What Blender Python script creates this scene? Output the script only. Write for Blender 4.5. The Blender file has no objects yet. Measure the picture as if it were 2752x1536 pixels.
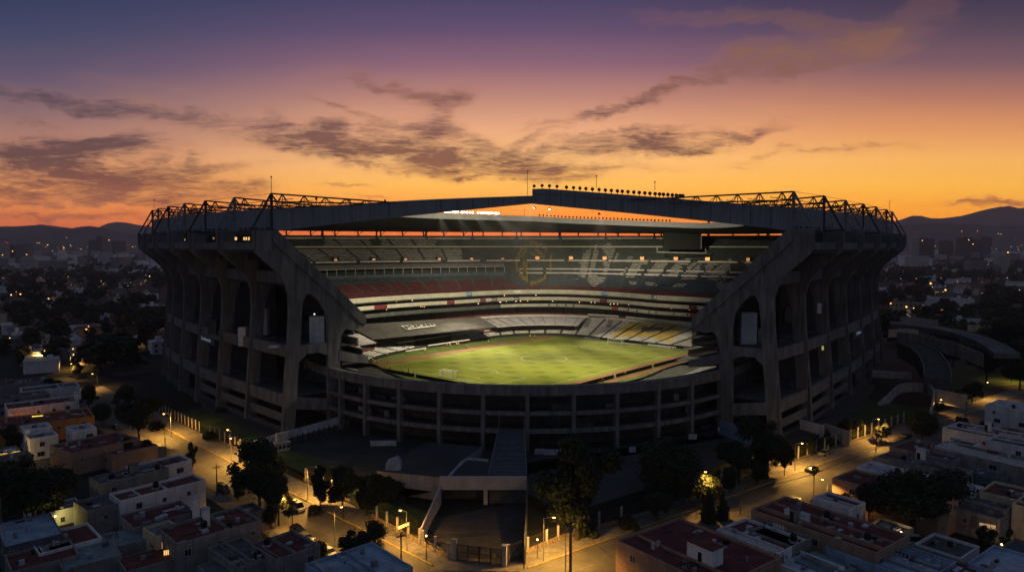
import bpy, bmesh, math, random
from mathutils import Vector, Matrix
random.seed(7)
R = math.radians
# ------------------------------------------------------------------ camera
F, CX, CY, HZ, CAMZ = 1873.0, 1376.0, 768.0, 655.0, 60.0
TH = math.atan((CY-HZ)/F)
sc = bpy.context.scene
col = sc.collection
cd = bpy.data.cameras.new('camera'); cam = bpy.data.objects.new('camera', cd); col.objects.link(cam)
cam.location = (0, 0, CAMZ); cam.rotation_euler = (math.pi/2-TH, 0, 0)
cd.sensor_width = 36; cd.lens = 36*F/2752.0; cd.clip_start = .5; cd.clip_end = 40000
sc.camera = cam
sc.view_settings.view_transform = 'Standard'; sc.view_settings.look = 'None'
sc.view_settings.exposure = 0; sc.view_settings.gamma = 1

def ray(u, v):
    x = (u-CX)/F; y = -(v-CY)/F
    return Vector((x, math.cos(TH)+y*math.sin(TH), -math.sin(TH)+y*math.cos(TH)))
def P(u, v, z=0.0):
    d = ray(u, v); t = (z-CAMZ)/d.z
    return Vector((d.x*t, d.y*t, z))
def PD(u, v, D):
    d = ray(u, v); t = D/d.y
    return Vector((d.x*t, D, CAMZ+d.z*t))
def proj(p):
    X, Y, Z = p[0], p[1], p[2]-CAMZ
    d = Y*math.cos(TH)-Z*math.sin(TH); up = Y*math.sin(TH)+Z*math.cos(TH)
    return CX+F*X/d, CY-F*up/d
def s2l(r, g, b):
    return tuple(((c/255.0)/12.92 if c/255.0 <= .04045 else ((c/255.0+.055)/1.055)**2.4) for c in (r, g, b))

# ------------------------------------------------------------------ world: dusk sky by direction
W = bpy.data.worlds.new('World'); sc.world = W; W.use_nodes = True
nt = W.node_tree; nt.nodes.clear()
class NB:
    def __init__(s, nt): s.nt = nt
    def m(s, op, a, b=None, c=None, clamp=False):
        n = s.nt.nodes.new('ShaderNodeMath'); n.operation = op; n.use_clamp = clamp
        for i, x in enumerate((a, b, c)):
            if x is None: continue
            if isinstance(x, (int, float)): n.inputs[i].default_value = x
            else: s.nt.links.new(x, n.inputs[i])
        return n.outputs[0]
    def mix(s, f, a, b, kind='MIX'):
        n = s.nt.nodes.new('ShaderNodeMix'); n.data_type = 'RGBA'; n.blend_type = kind
        for i, x in ((0, f), (6, a), (7, b)):
            if isinstance(x, (int, float)): n.inputs[i].default_value = x
            elif isinstance(x, tuple): n.inputs[i].default_value = x+(1,) if len(x) == 3 else x
            else: s.nt.links.new(x, n.inputs[i])
        return n.outputs[2]
    def ramp(s, f, stops):
        n = s.nt.nodes.new('ShaderNodeValToRGB'); e = n.color_ramp.elements
        while len(e) < len(stops): e.new(.5)
        for i, (p, c) in enumerate(stops):
            e[i].position = p; e[i].color = tuple(c)+(1,)
        s.nt.links.new(f, n.inputs[0]); return n.outputs[0]
    def smooth(s, x, a, b):
        n = s.nt.nodes.new('ShaderNodeMapRange'); n.interpolation_type = 'SMOOTHSTEP'
        s.nt.links.new(x, n.inputs[0]); n.inputs[1].default_value = a; n.inputs[2].default_value = b
        return n.outputs[0]
b = NB(nt)
tc = nt.nodes.new('ShaderNodeTexCoord'); sx = nt.nodes.new('ShaderNodeSeparateXYZ'); nt.links.new(tc.outputs['Generated'], sx.inputs[0])
X, Y, Z = sx.outputs
Yc = b.m('MAXIMUM', Y, .15)
gx = b.m('DIVIDE', X, Yc); gz = b.m('DIVIDE', Z, Yc)       # gnomonic coordinates round +Y
# gz 0 = horizon, .35 = top of the picture
el = b.m('MULTIPLY', gz, 1/.40, clamp=True)
def stops(rows):  # rows: (v, rgb)
    return [(max(0, min(1, (655-v)/F/.40)), s2l(*c)) for v, c in rows]
Lr = b.ramp(el, stops([(650, (168, 78, 50)), (605, (206, 98, 48)), (570, (232, 124, 50)), (520, (240, 152, 76)), (450, (222, 150, 102)), (380, (178, 126, 108)), (300, (134, 104, 108)), (200, (94, 82, 106)), (100, (66, 70, 100)), (0, (48, 58, 90))]))
Cr = b.ramp(el, stops([(650, (232, 100, 40)), (605, (250, 124, 24)), (560, (255, 152, 38)), (500, (255, 186, 80)), (430, (252, 190, 118)), (350, (232, 168, 126)), (270, (190, 134, 118)), (180, (138, 98, 116)), (90, (96, 76, 108)), (0, (68, 64, 98))]))
Rr = b.ramp(el, stops([(650, (238, 120, 22)), (605, (250, 146, 20)), (560, (255, 164, 32)), (500, (255, 184, 66)), (430, (250, 180, 92)), (350, (224, 150, 96)), (270, (182, 120, 98)), (180, (124, 90, 98)), (90, (88, 70, 88)), (0, (58, 52, 76))]))
skyc = b.mix(b.smooth(gx, -.70, -.05), Lr, Cr)
skyc = b.mix(b.smooth(gx, .02, .62), skyc, Rr)
# clouds: gaussian streaks (u, v, half-length, half-height, tilt deg, weight) given round the view direction
blobs = [(80, 405, 150, 26, 4, 1.1), (300, 410, 150, 22, -8, 1.0), (200, 455, 260, 34, 4, 1.2), (60, 500, 240, 22, 6, .9), (480, 462, 160, 15, -6, .8), (420, 510, 190, 16, 4, 1.0), (620, 505, 90, 8, 4, .55), (300, 392, 60, 10, -10, .7),
 (520, 415, 50, 12, -20, .5), (120, 275, 230, 16, 5, .75), (430, 310, 260, 18, 7, .6), (30, 325, 150, 10, 12, .3), (760, 345, 60, 20, 30, .8), (790, 380, 90, 10, 25, .5),
 (900, 355, 160, 14, -4, .7), (1010, 395, 180, 22, 10, 1.0), (1080, 430, 190, 20, 8, 1.25), (1230, 380, 120, 18, 10, .8), (1270, 440, 190, 18, 6, 1.1), (1170, 320, 34, 55, 25, .45), (1090, 245, 100, 14, 20, .55), (930, 300, 90, 8, 15, .5), (1200, 275, 80, 20, -20, .35), (960, 450, 60, 6, 10, .5),
 (1420, 445, 90, 12, 5, .8), (1500, 470, 170, 9, -2, .7), (1180, 475, 130, 8, 2, .6), (1560, 400, 190, 13, -7, 1.0), (1720, 392, 120, 16, -10, 1.1), (1880, 385, 140, 12, -12, .9), (2020, 368, 70, 9, -4, 1.2), (1420, 385, 60, 10, -25, .5), (1640, 362, 120, 9, -8, .6),
 (1630, 296, 130, 8, -14, .9), (1760, 255, 130, 10, -18, 1.1), (1880, 212, 120, 14, -18, .9), (2030, 180, 150, 20, -14, .55), (2180, 150, 200, 30, -14, .6), (2330, 90, 200, 26, -26, .55), (2460, 25, 170, 24, -30, .5), (2000, 72, 200, 16, 4, .6), (2250, 175, 130, 14, -12, .5),
 (2690, 537, 110, 8, -1, 1.1), (2130, 415, 130, 7, -2, .3), (2300, 400, 120, 6, -6, .3), (950, 497, 60, 3, 0, .6), (1050, 522, 40, 2.5, 0, .6), (200, 577, 240, 10, 1, .5), (120, 540, 260, 10, -2, .4), (1980, 440, 60, 6, -3, .2), (400, 545, 200, 6, 0, .3)]
cmb = nt.nodes.new('ShaderNodeCombineXYZ'); nt.links.new(gx, cmb.inputs[0]); nt.links.new(gz, cmb.inputs[1])
def noise(vec, scale, detail=6, rough=.6, sxyz=(1, 1, 1), dist=0, color=False):
    mp = nt.nodes.new('ShaderNodeMapping'); mp.inputs['Scale'].default_value = sxyz; nt.links.new(vec, mp.inputs[0])
    n = nt.nodes.new('ShaderNodeTexNoise'); n.inputs['Scale'].default_value = scale; n.inputs['Detail'].default_value = detail
    n.inputs['Roughness'].default_value = rough; n.inputs['Distortion'].default_value = dist
    nt.links.new(mp.outputs[0], n.inputs[0]); return n.outputs['Color' if color else 'Fac']
wx = b.m('MULTIPLY', b.m('SUBTRACT', noise(cmb.outputs[0], 5, 7, .62, (1, 2.2, 1)), .5), .22)
wz = b.m('MULTIPLY', b.m('SUBTRACT', noise(cmb.outputs[0], 7, 7, .65, (1, 1.7, 3)), .5), .085)
qx = b.m('ADD', gx, wx); qz = b.m('ADD', gz, wz)
tot = None
for (u, v, a, h, t, w) in blobs:
    cx0, cz0 = (u-1376)/F, (655-v)/F
    ct, st = math.cos(R(-t)), math.sin(R(-t))
    dx = b.m('SUBTRACT', qx, cx0); dz = b.m('SUBTRACT', qz, cz0)
    p = b.m('MULTIPLY', b.m('MULTIPLY_ADD', dx, ct, b.m('MULTIPLY', dz, st)), F/a)
    q = b.m('MULTIPLY', b.m('MULTIPLY_ADD', dz, ct, b.m('MULTIPLY', dx, -st)), F/h)
    d2 = b.m('ADD', b.m('MULTIPLY', p, p), b.m('MULTIPLY', q, q))
    g = b.m('MULTIPLY', b.m('POWER', 2.718, b.m('MULTIPLY', d2, -.72)), w*1.5)
    tot = g if tot is None else b.m('ADD', tot, g)
n1 = noise(cmb.outputs[0], 7, 12, .66, (1, 3.6, 1), .9)
n2 = noise(cmb.outputs[0], 30, 8, .68, (1, 4.5, 1), .8)
n4 = noise(cmb.outputs[0], 15, 11, .7, (1, 7, 1), 1.6)
fb = b.m('ADD', b.m('MULTIPLY', b.smooth(n1, .22, .76), .66), b.m('ADD', b.m('MULTIPLY', b.smooth(n4, .22, .78), .42), b.m('MULTIPLY', b.smooth(n2, .3, .7), .22)))
tc2 = b.m('SUBTRACT', 1.0, b.m('POWER', 2.718, b.m('MULTIPLY', tot, -1.15)))      # soft cap
dens = b.m('MULTIPLY', tc2, b.m('POWER', fb, 1.35))
cm = b.m('MULTIPLY_ADD', dens, 1.65, -.05, clamp=True)
# cloud colour: mauve-brown low, duller purple high
cl = b.ramp(el, stops([(650, (150, 70, 44)), (560, (160, 84, 50)), (500, (142, 84, 58)), (420, (116, 76, 62)), (330, (122, 84, 76)), (230, (132, 90, 78)), (150, (138, 96, 82)), (60, (118, 84, 82)), (0, (100, 72, 78))]))
clL = b.ramp(el, stops([(650, (128, 66, 48)), (520, (128, 72, 56)), (430, (96, 66, 62)), (300, (92, 72, 78)), (0, (70, 62, 84))]))
clc = b.mix(b.smooth(gx, -.60, -.15), clL, cl)
clc = b.mix(b.smooth(cm, .05, .55), b.mix(.5, clc, b.mix(b.smooth(gz, .0, .3), s2l(226, 140, 78), s2l(186, 122, 100))), clc)
skyc = b.mix(b.m('MULTIPLY', cm, .95), skyc, clc)
thin = b.m('MULTIPLY', b.smooth(noise(cmb.outputs[0], 3.2, 8, .6, (1, 5, 1), .8), .5, .8), .22)
skyc = b.mix(b.m('MULTIPLY', thin, b.smooth(gz, .35, .05)), skyc, s2l(236, 164, 104))
# the rest of the dome, behind and above the camera: dim blue dusk
up = b.mix(b.smooth(Z, .0, .8), (.096, .106, .134), (.070, .092, .145))
front = b.m('MULTIPLY', b.smooth(Y, .25, .62), b.smooth(gz, .62, .34))
HAZE = 1.0e-4; HAZE_TOP, HAZE_FAR = 430.0, 7600.0      # density and extent of the air box built at the end
path = b.m('MINIMUM', b.m('DIVIDE', HAZE_TOP-CAMZ, b.m('MAXIMUM', gz, .01)), HAZE_FAR)
boost = b.m('POWER', 2.718, b.m('MULTIPLY', path, HAZE))
vm = nt.nodes.new('ShaderNodeVectorMath'); vm.operation = 'SCALE'; nt.links.new(skyc, vm.inputs[0]); nt.links.new(boost, vm.inputs['Scale']); skyc = vm.outputs[0]
final = b.mix(front, up, skyc)
final = b.mix(b.smooth(Z, .004, -.01), final, (.03, .022, .028))
bg = nt.nodes.new('ShaderNodeBackground'); bg.inputs[1].default_value = 1.0
nt.links.new(final, bg.inputs[0])
wo = nt.nodes.new('ShaderNodeOutputWorld'); nt.links.new(bg.outputs[0], wo.inputs[0])

# ------------------------------------------------------------------ materials
MATS = {}
def mat(name, c, rough=.85, var=.25, scale=.6, stretch=(1, 1, 1), c2=None, metal=0, spec=.3, bump=0, stain=0):
    if name in MATS: return MATS[name]
    m = bpy.data.materials.new(name); m.use_nodes = True; t = m.node_tree; bs = t.nodes['Principled BSDF']
    nb = NB(t); tcn = t.nodes.new('ShaderNodeTexCoord')
    def nz(sc_, st, det=5):
        mp = t.nodes.new('ShaderNodeMapping'); mp.inputs['Scale'].default_value = st; t.links.new(tcn.outputs['Object'], mp.inputs[0])
        n = t.nodes.new('ShaderNodeTexNoise'); n.inputs['Scale'].default_value = sc_; n.inputs['Detail'].default_value = det; n.inputs['Roughness'].default_value = .65
        t.links.new(mp.outputs[0], n.inputs[0]); return n.outputs['Fac']
    if c2 is None: c2 = tuple(x*(1-var) for x in c)
    cc = tuple(min(1, x*(1+var*.5)) for x in c)
    k = nb.smooth(nz(scale, stretch), .34, .68)
    colr = nb.mix(k, c2, cc)
    if stain:
        colr = nb.mix(nb.m('MULTIPLY', nb.smooth(nz(.9, (1.3, 1.3, .09), 6), .5, .72), stain), colr, tuple(x*.3 for x in c))
        colr = nb.mix(nb.m('MULTIPLY', nb.smooth(nz(.12, (1, 1, 1), 6), .45, .7), stain*.5), colr, tuple(x*.5 for x in c))
    t.links.new(colr, bs.inputs['Base Color'])
    bs.inputs['Roughness'].default_value = rough; bs.inputs['Metallic'].default_value = metal; bs.inputs['Specular IOR Level'].default_value = spec
    if bump:
        bp = t.nodes.new('ShaderNodeBump'); bp.inputs['Strength'].default_value = bump; bp.inputs['Distance'].default_value = .1
        t.links.new(nz(scale*6, stretch), bp.inputs['Height']); t.links.new(bp.outputs[0], bs.inputs['Normal'])
    MATS[name] = m; return m
def emat(name, c, s):
    if name in MATS: return MATS[name]
    m = bpy.data.materials.new(name); m.use_nodes = True; t = m.node_tree; bs = t.nodes['Principled BSDF']
    bs.inputs['Base Color'].default_value = tuple(c)+(1,); bs.inputs['Emission Color'].default_value = tuple(c)+(1,); bs.inputs['Emission Strength'].default_value = s
    try: m.cycles.emission_sampling = 'NONE'
    except Exception: pass
    MATS[name] = m; return m
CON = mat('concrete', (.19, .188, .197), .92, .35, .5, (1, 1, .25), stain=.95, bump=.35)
COND = mat('concrete_dark', (.075, .08, .082), .9, .3, .4, stain=.6)  # darker version of the concrete colour
CONL = mat('concrete_pale', (.42, .39, .38), .85, .2, .5, stain=.55)
WHT = mat('paint_white', (.62, .62, .66), .8, .15, .7, stain=.35)
BAND = mat('paint_cream', (.44, .42, .35), .7, .15, .3, stain=.3)
STEEL = mat('steel_dark', (.055, .045, .045), .6, .3, 1, metal=.2)
STEELG = mat('steel_grey', (.20, .20, .23), .6, .3, 1, metal=.2)
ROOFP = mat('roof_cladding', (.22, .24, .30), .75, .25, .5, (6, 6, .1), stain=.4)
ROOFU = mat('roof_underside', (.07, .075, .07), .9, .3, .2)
RFASC = mat('roof_edge_pale', (.42, .42, .42), .7, .1, .5)
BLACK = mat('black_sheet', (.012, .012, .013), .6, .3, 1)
SGREEN = mat('seat_green', (.040, .056, .055), .6, .3, .3)
SNAVY = mat('seat_navy', (.035, .05, .075), .6, .3, .3)
SWHITE = mat('seat_white', (.45, .44, .42), .6, .3, .4)
SGREY = mat('seat_grey', (.16, .155, .15), .6, .3, .4)
SFADE = mat('seat_faded', (.25, .245, .24), .7, .45, .5)
SRED = mat('seat_red', (.085, .011, .014), .6, .3, .3)
SYEL = mat('seat_yellow', (.50, .34, .03), .6, .2, .3)
TREAD = mat('tread', (.045, .05, .05), .9, .3, .3)
ASPH = mat('asphalt', (.085, .078, .07), .75, .3, .25, bump=.1, spec=.4)
SIDEW = mat('pavement', (.16, .145, .13), .9, .35, .7, stain=.3)
PLAZ = mat('plaza_asphalt', (.028, .033, .038), .7, .45, .12, spec=.5)
GROUND = mat('earth', (.013, .016, .014), .95, .4, .05)
LAWN = mat('lawn_green', (.035, .062, .016), .95, .4, .2)
DIRT = mat('track_clay', (.16, .07, .042), .95, .2, .2)
WOOD = mat('pole_wood', (.07, .05, .035), .9, .4, 2)
RRED = mat('roof_red', (.13, .035, .032), .85, .4, .4, stain=.5)
RMAR = mat('roof_maroon', (.12, .032, .036), .85, .45, .3, stain=.5)
RWHT = mat('roof_white', (.42, .45, .54), .6, .3, .4, stain=.4)
RGRY = mat('roof_grey', (.10, .10, .12), .8, .4, .5, stain=.5)
RTEAL = mat('roof_teal', (.11, .18, .21), .5, .25, .7, stain=.3)
RBLUE = mat('roof_blue', (.26, .36, .50), .5, .3, .3, stain=.4)
WTAN = mat('wall_tan', (.34, .22, .16), .9, .2, .4, stain=.4)
WGRY = mat('wall_grey', (.25, .24, .24), .9, .3, .4, stain=.7)
WORA = mat('wall_orange', (.52, .24, .07), .9, .2, .4, stain=.3)
WCRM = mat('wall_cream', (.62, .50, .34), .9, .2, .4, stain=.3)
WWHT = mat('wall_white', (.74, .72, .76), .85, .15, .4, stain=.5)
STONE = mat('stone_wall', (.25, .19, .13), .95, .6, 2.2)
GLASS = mat('glass_dark', (.012, .016, .02), .15, .1, 1, spec=.6)
TANK = mat('tank_black', (.015, .013, .013), .5, .2, 1)
CURB = mat('kerb_yellow', (.40, .28, .06), .8, .3, 1)
LEAF = [mat('leaf_dark', (.013, .021, .010), .8, .4, .5), mat('leaf_mid', (.028, .038, .013), .8, .4, .5), mat('leaf_olive', (.06, .062, .016), .8, .3, .5)]
BARK = mat('bark', (.05, .038, .03), .95, .3, 2)
LITW = emat('lit_window', (1, .55, .16), 1.1)
LITC = emat('lit_white', (1, .86, .62), 2.5)
LAMPE = emat('lamp_sodium', (1, .55, .14), 9.0)
LAMPS = emat('lamp_far', (1, .42, .08), 3.6)
LAMPW = emat('lamp_far_white', (1, .85, .66), 2.5)
LAMPR = emat('lamp_far_red', (1, .06, .05), 2.5)
FLOOD = emat('flood_lens', (1, .93, .78), 14)
SKIN = mat('skin', (.35, .2, .13), .7, .1, 1); VEST = mat('vest_yellow', (.62, .42, .08), .7, .1, 1)
CARP = [mat('car_dark', (.02, .02, .024), .25, .1, 1, spec=.6), mat('car_silver', (.35, .35, .35), .3, .1, 1, metal=.4), mat('car_white', (.6, .58, .55), .3, .1, 1)]
TYRE = mat('tyre', (.012, .012, .012), .8, .1, 1)

# pitch grass: blotchy mowing squares
def pitch_mat():
    m = bpy.data.materials.new('pitch_turf'); m.use_nodes = True; t = m.node_tree; nb = NB(t); bs = t.nodes['Principled BSDF']
    tcn = t.nodes.new('ShaderNodeTexCoord'); sp = t.nodes.new('ShaderNodeSeparateXYZ'); t.links.new(tcn.outputs['Object'], sp.inputs[0])
    n = t.nodes.new('ShaderNodeTexNoise'); n.inputs['Scale'].default_value = .12; n.inputs['Detail'].default_value = 6; t.links.new(tcn.outputs['Object'], n.inputs[0])
    n2 = t.nodes.new('ShaderNodeTexNoise'); n2.inputs['Scale'].default_value = .03; n2.inputs['Detail'].default_value = 3; t.links.new(tcn.outputs['Object'], n2.inputs[0])
    a = nb.m('SINE', nb.m('MULTIPLY_ADD', n.outputs['Fac'], 1.3, nb.m('MULTIPLY', sp.outputs[0], 2*math.pi/13.0)))
    c = nb.m('SINE', nb.m('MULTIPLY_ADD', n.outputs['Fac'], 1.6, nb.m('MULTIPLY', sp.outputs[1], 2*math.pi/15.0)))
    k = nb.smooth(nb.m('MULTIPLY', a, c), .1, .95)
    base = nb.mix(k, (.132, .150, .024), (.088, .108, .016))
    k2 = nb.smooth(n2.outputs['Fac'], .35, .7)
    base = nb.mix(nb.m('MULTIPLY', k2, .2), base, (.15, .16, .015))
    n3 = t.nodes.new('ShaderNodeTexNoise'); n3.inputs['Scale'].default_value = 1.2; n3.inputs['Detail'].default_value = 6; t.links.new(tcn.outputs['Object'], n3.inputs[0])
    base = nb.mix(nb.m('MULTIPLY', nb.smooth(n3.outputs['Fac'], .4, .7), .25), base, (.05, .07, .01))
    t.links.new(base, bs.inputs['Base Color']); bs.inputs['Roughness'].default_value = .95; bs.inputs['Specular IOR Level'].default_value = .1
    return m
TURF = pitch_mat()

# ------------------------------------------------------------------ mesh helpers
class MB:
    def __init__(s): s.v = []; s.f = []; s.mi = []
    def face(s, pts, mi=0):
        i = len(s.v); s.v += [tuple(p) for p in pts]; s.f.append(tuple(range(i, i+len(pts)))); s.mi.append(mi)
    def box(s, x0, x1, y0, y1, z0, z1, mi=0, M=None):
        p = [Vector((x, y, z)) for z in (z0, z1) for y in (y0, y1) for x in (x0, x1)]
        if M is not None: p = [M @ q for q in p]
        i = len(s.v); s.v += [tuple(q) for q in p]
        for f in ((0, 2, 3, 1), (4, 5, 7, 6), (0, 1, 5, 4), (2, 6, 7, 3), (0, 4, 6, 2), (1, 3, 7, 5)):
            s.f.append(tuple(i+k for k in f)); s.mi.append(mi)
    def hexa(s, p, mi=0):   # 8 points: bottom 4 (ccw), top 4
        i = len(s.v); s.v += [tuple(q) for q in p]
        for f in ((3, 2, 1, 0), (4, 5, 6, 7), (0, 1, 5, 4), (1, 2, 6, 5), (2, 3, 7, 6), (3, 0, 4, 7)):
            s.f.append(tuple(i+k for k in f)); s.mi.append(mi)
    def bar(s, a, c, r=.15, mi=0, r2=None, n=4):
        a = Vector(a); c = Vector(c); d = (c-a)
        if d.length < 1e-5: return
        d.normalize(); q = d.orthogonal() if abs(d.z) > .99 else d.cross(Vector((0, 0, 1))); q.normalize(); w = d.cross(q)
        r2 = r if r2 is None else r2; i = len(s.v)
        for (pt, rr) in ((a, r), (c, r2)):
            for k in range(n):
                an = 2*math.pi*(k+.5)/n; s.v.append(tuple(pt+q*(math.cos(an)*rr)+w*(math.sin(an)*rr)))
        for k in range(n):
            k2 = (k+1) % n; s.f.append((i+k, i+k2, i+n+k2, i+n+k)); s.mi.append(mi)
        s.f.append(tuple(i+k for k in range(n))[::-1]); s.mi.append(mi); s.f.append(tuple(i+n+k for k in range(n))); s.mi.append(mi)
    def prism(s, poly, y0, y1, mi=0):  # polygon in (x,z) extruded in y
        n = len(poly); i = len(s.v)
        s.v += [(x, y0, z) for x, z in poly]+[(x, y1, z) for x, z in poly]
        s.f.append(tuple(range(i, i+n))); s.mi.append(mi); s.f.append(tuple(range(i+n, i+2*n))[::-1]); s.mi.append(mi)
        for k in range(n):
            k2 = (k+1) % n; s.f.append((i+k, i+n+k, i+n+k2, i+k2)); s.mi.append(mi)
    def cyl(s, c, r, h, n=12, mi=0, r2=None):
        s.bar(c, (c[0], c[1], c[2]+h), r, mi, r2, n)
    def ball(s, c, r, mi=0, n=8, sz=1):
        rings = max(3, n//2)
        for a in range(rings):
            for k in range(n):
                def q(i, j):
                    th = math.pi*i/rings; ph = 2*math.pi*j/n
                    return (c[0]+r*math.sin(th)*math.cos(ph), c[1]+r*math.sin(th)*math.sin(ph), c[2]+r*sz*math.cos(th))
                s.face([q(a, k), q(a+1, k), q(a+1, k+1), q(a, k+1)], mi)
    def build(s, name, mats, parent=None, loc=None, rz=0, smooth=False):
        me = bpy.data.meshes.new(name); me.from_pydata(s.v, [], s.f)
        if not isinstance(mats, (list, tuple)): mats = [mats]
        for m in mats: me.materials.append(m)
        me.polygons.foreach_set('material_index', s.mi)
        if smooth: me.polygons.foreach_set('use_smooth', [True]*len(s.f))
        bm = bmesh.new(); bm.from_mesh(me); bmesh.ops.recalc_face_normals(bm, faces=bm.faces) if len(s.f) < 60000 else None; bm.to_mesh(me); bm.free()
        me.update()
        o = bpy.data.objects.new(name, me); col.objects.link(o)
        if parent is not None: o.parent = parent
        if loc is not None: o.location = loc
        o.rotation_euler.z = rz
        return o
def tag(o, label=None, cat=None, group=None, kind=None):
    if label: o['label'] = label
    if cat: o['category'] = cat
    if group: o['group'] = group
    if kind: o['kind'] = kind
    return o
def empty(name, loc=(0, 0, 0), rz=0, parent=None):
    o = bpy.data.objects.new(name, None); col.objects.link(o); o.location = loc; o.rotation_euler.z = rz; o.empty_display_size = .5
    if parent is not None: o.parent = parent
    return o
KIDS = {}
def kids(o): return [c for c in bpy.data.objects if c.parent == o]
def copy_tree(o, parent=None, _k=None):
    c = o.copy(); col.objects.link(c); c.parent = parent
    ks = KIDS.get(o.name)
    if ks is None: ks = kids(o); KIDS[o.name] = ks
    for k in ks: copy_tree(k, c)
    return c
def poly_sheet(pts, z, name, m, kind='structure', thick=0):
    mb = MB(); 
    if thick: 
        n = len(pts); i = 0
        mb.v = [(p[0], p[1], z) for p in pts]+[(p[0], p[1], z-thick) for p in pts]
        mb.f = [tuple(range(n)), tuple(range(n, 2*n))[::-1]]+[(k, n+k, n+(k+1) % n, (k+1) % n) for k in range(n)]; mb.mi = [0]*(n+2)
    else: mb.face([(p[0], p[1], z) for p in pts])
    o = mb.build(name, m); o['kind'] = kind; return o
def spot(name, loc, target, energy, color, size, blend=.5, radius=.5, parent=None):
    l = bpy.data.lights.new(name, 'SPOT'); l.energy = energy; l.color = color; l.spot_size = size; l.spot_blend = blend; l.shadow_soft_size = radius
    o = bpy.data.objects.new(name, l); col.objects.link(o)
    d = Vector(target)-Vector(loc); q = d.to_track_quat('-Z', 'Y'); 
    if parent is None:
        o.location = loc; o.rotation_euler = q.to_euler()
    else:
        o.parent = parent; M = parent.matrix_basis.inverted() @ (Matrix.Translation(loc) @ q.to_matrix().to_4x4())
        o.matrix_local = M
    return o
# ------------------------------------------------------------------ stadium
PC = Vector((10.0, 285.0, 0.0))
class Curve:
    """closed curve round the centre of the pitch, given by points; radius and height by angle"""
    def __init__(s, pts):
        a = []
        for p in pts:
            dx, dy = p[0]-PC.x, p[1]-PC.y
            a.append((math.degrees(math.atan2(dy, dx)) % 360, math.hypot(dx, dy), p[2] if len(p) > 2 else 0))
        a.sort(); s.a = a
    def __call__(s, th, z=None):
        t = math.degrees(th) % 360; a = s.a; n = len(a)
        i = 0
        while i < n and a[i][0] <= t: i += 1
        i1 = (i-1) % n; i2 = i % n; i0 = (i1-1) % n; i3 = (i2+1) % n
        def un(j, ref):
            x = a[j][0]
            while x < ref-180: x += 360
            while x > ref+180: x -= 360
            return x
        t1 = un(i1, t); t2 = un(i2, t)
        if t1 > t: t1 -= 360
        if t2 < t: t2 += 360
        u = 0 if t2 == t1 else (t-t1)/(t2-t1); u = max(0, min(1, u))
        def cr(k):
            p0, p1, p2, p3 = a[i0][k], a[i1][k], a[i2][k], a[i3][k]
            m1 = (p2-p0)/2; m2 = (p3-p1)/2
            lim = 1.2*abs(p2-p1)+.5; m1 = max(-lim, min(lim, m1)); m2 = max(-lim, min(lim, m2))
            return (2*u**3-3*u*u+1)*p1+(u**3-2*u*u+u)*m1+(-2*u**3+3*u*u)*p2+(u**3-u*u)*m2
        r = cr(1); zz = cr(2) if z is None else z
        return Vector((PC.x+r*math.cos(th), PC.y+r*math.sin(th), zz))
apL = [(729, 520), (630, 531), (552, 539.5), (496, 547), (453, 554.5), (425, 560.5), (409.5, 565)]
apR = [(2133, 515), (2215, 526.6), (2272.6, 538.5), (2320, 547.6), (2355, 556), (2382.7, 563), (2398, 569)]
PL = [P(u, v, 75) for u, v in apL]; PR = [P(u, v, 75) for u, v in apR]
rear = [(-170, 336), (-170, 362), (-160, 388), (-140, 412), (-108, 431), (-62, 444), (8, 450), (75, 447), (126, 437), (162, 418), (182, 392), (188, 365)]
RIM = Curve([tuple(p.xy) for p in PL]+rear+[tuple(p.xy) for p in reversed(PR)])
def ang(p): return math.atan2(p[1]-PC.y, p[0]-PC.x)
TL = ang(PL[0]) % (2*math.pi); TR = ang(PR[0])           # open sector between TL and TR+360
tipL = P(970, 870, 34); tipR = P(1885, 866, 34)
def PA(u, v, D): return PD(u, v, D)
inn = [tuple(tipL.xy), (-66, 250), (-79, 270), (-88, 290), (-92, 312)]+[tuple(P(u, v, 33).xy) for u, v in ((906, 806), (1060, 794), (1213, 786), (1401, 778), (1520, 778), (1651, 784), (1775, 793), (1949, 803))]+[(107, 318), (104, 295), (94, 268), (78, 243), tuple(tipR.xy)]
INN = Curve(inn)
r3 = [(990, 974), (1101, 941), (1266, 917), (1349, 903), (1444, 898), (1542, 901), (1636, 912), (1790, 929), (1880, 941)]
R3p = [tuple(P(u, v, 14.5).xy) for u, v in r3]+[tuple(P(u, v, 14.5).xy) for u, v in ((1018, 990), (1136, 1034), (1300, 1066), (1400, 1074), (1520, 1063), (1667, 1034), (1800, 990))]
R3 = Curve(R3p)
R2 = Curve([(PC.x+(math.hypot(x-PC.x, y-PC.y)+k)*math.cos(ang((x, y))), PC.y+(math.hypot(x-PC.x, y-PC.y)+k)*math.sin(ang((x, y)))) for (x, y), k in [(p, 24 if p[1] > 262 else 10) for p in R3p]])
par = [(904.7, 1000), (1018, 1021), (1136, 1034), (1254.6, 1041.4), (1376, 1042.6), (1500, 1042.6), (1640, 1040), (1778, 1033), (1873, 1019), (1953, 1001)]
PARp = [P(u, v, 20) for u, v in par]
stad = empty('stadium', tuple(PC)); tag(stad, 'huge oval concrete football stadium with curved ribs around a floodlit green pitch', 'stadium')
def part(mb, name, mats, root=None, **k):
    root = root or stad; o = mb.build(name, mats, root, **k); o.location = -root.location; return o
def arc(t0, t1, n): return [t0+(t1-t0)*i/n for i in range(n+1)]
def mixp(a, c, f): return a+(c-a)*f
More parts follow.
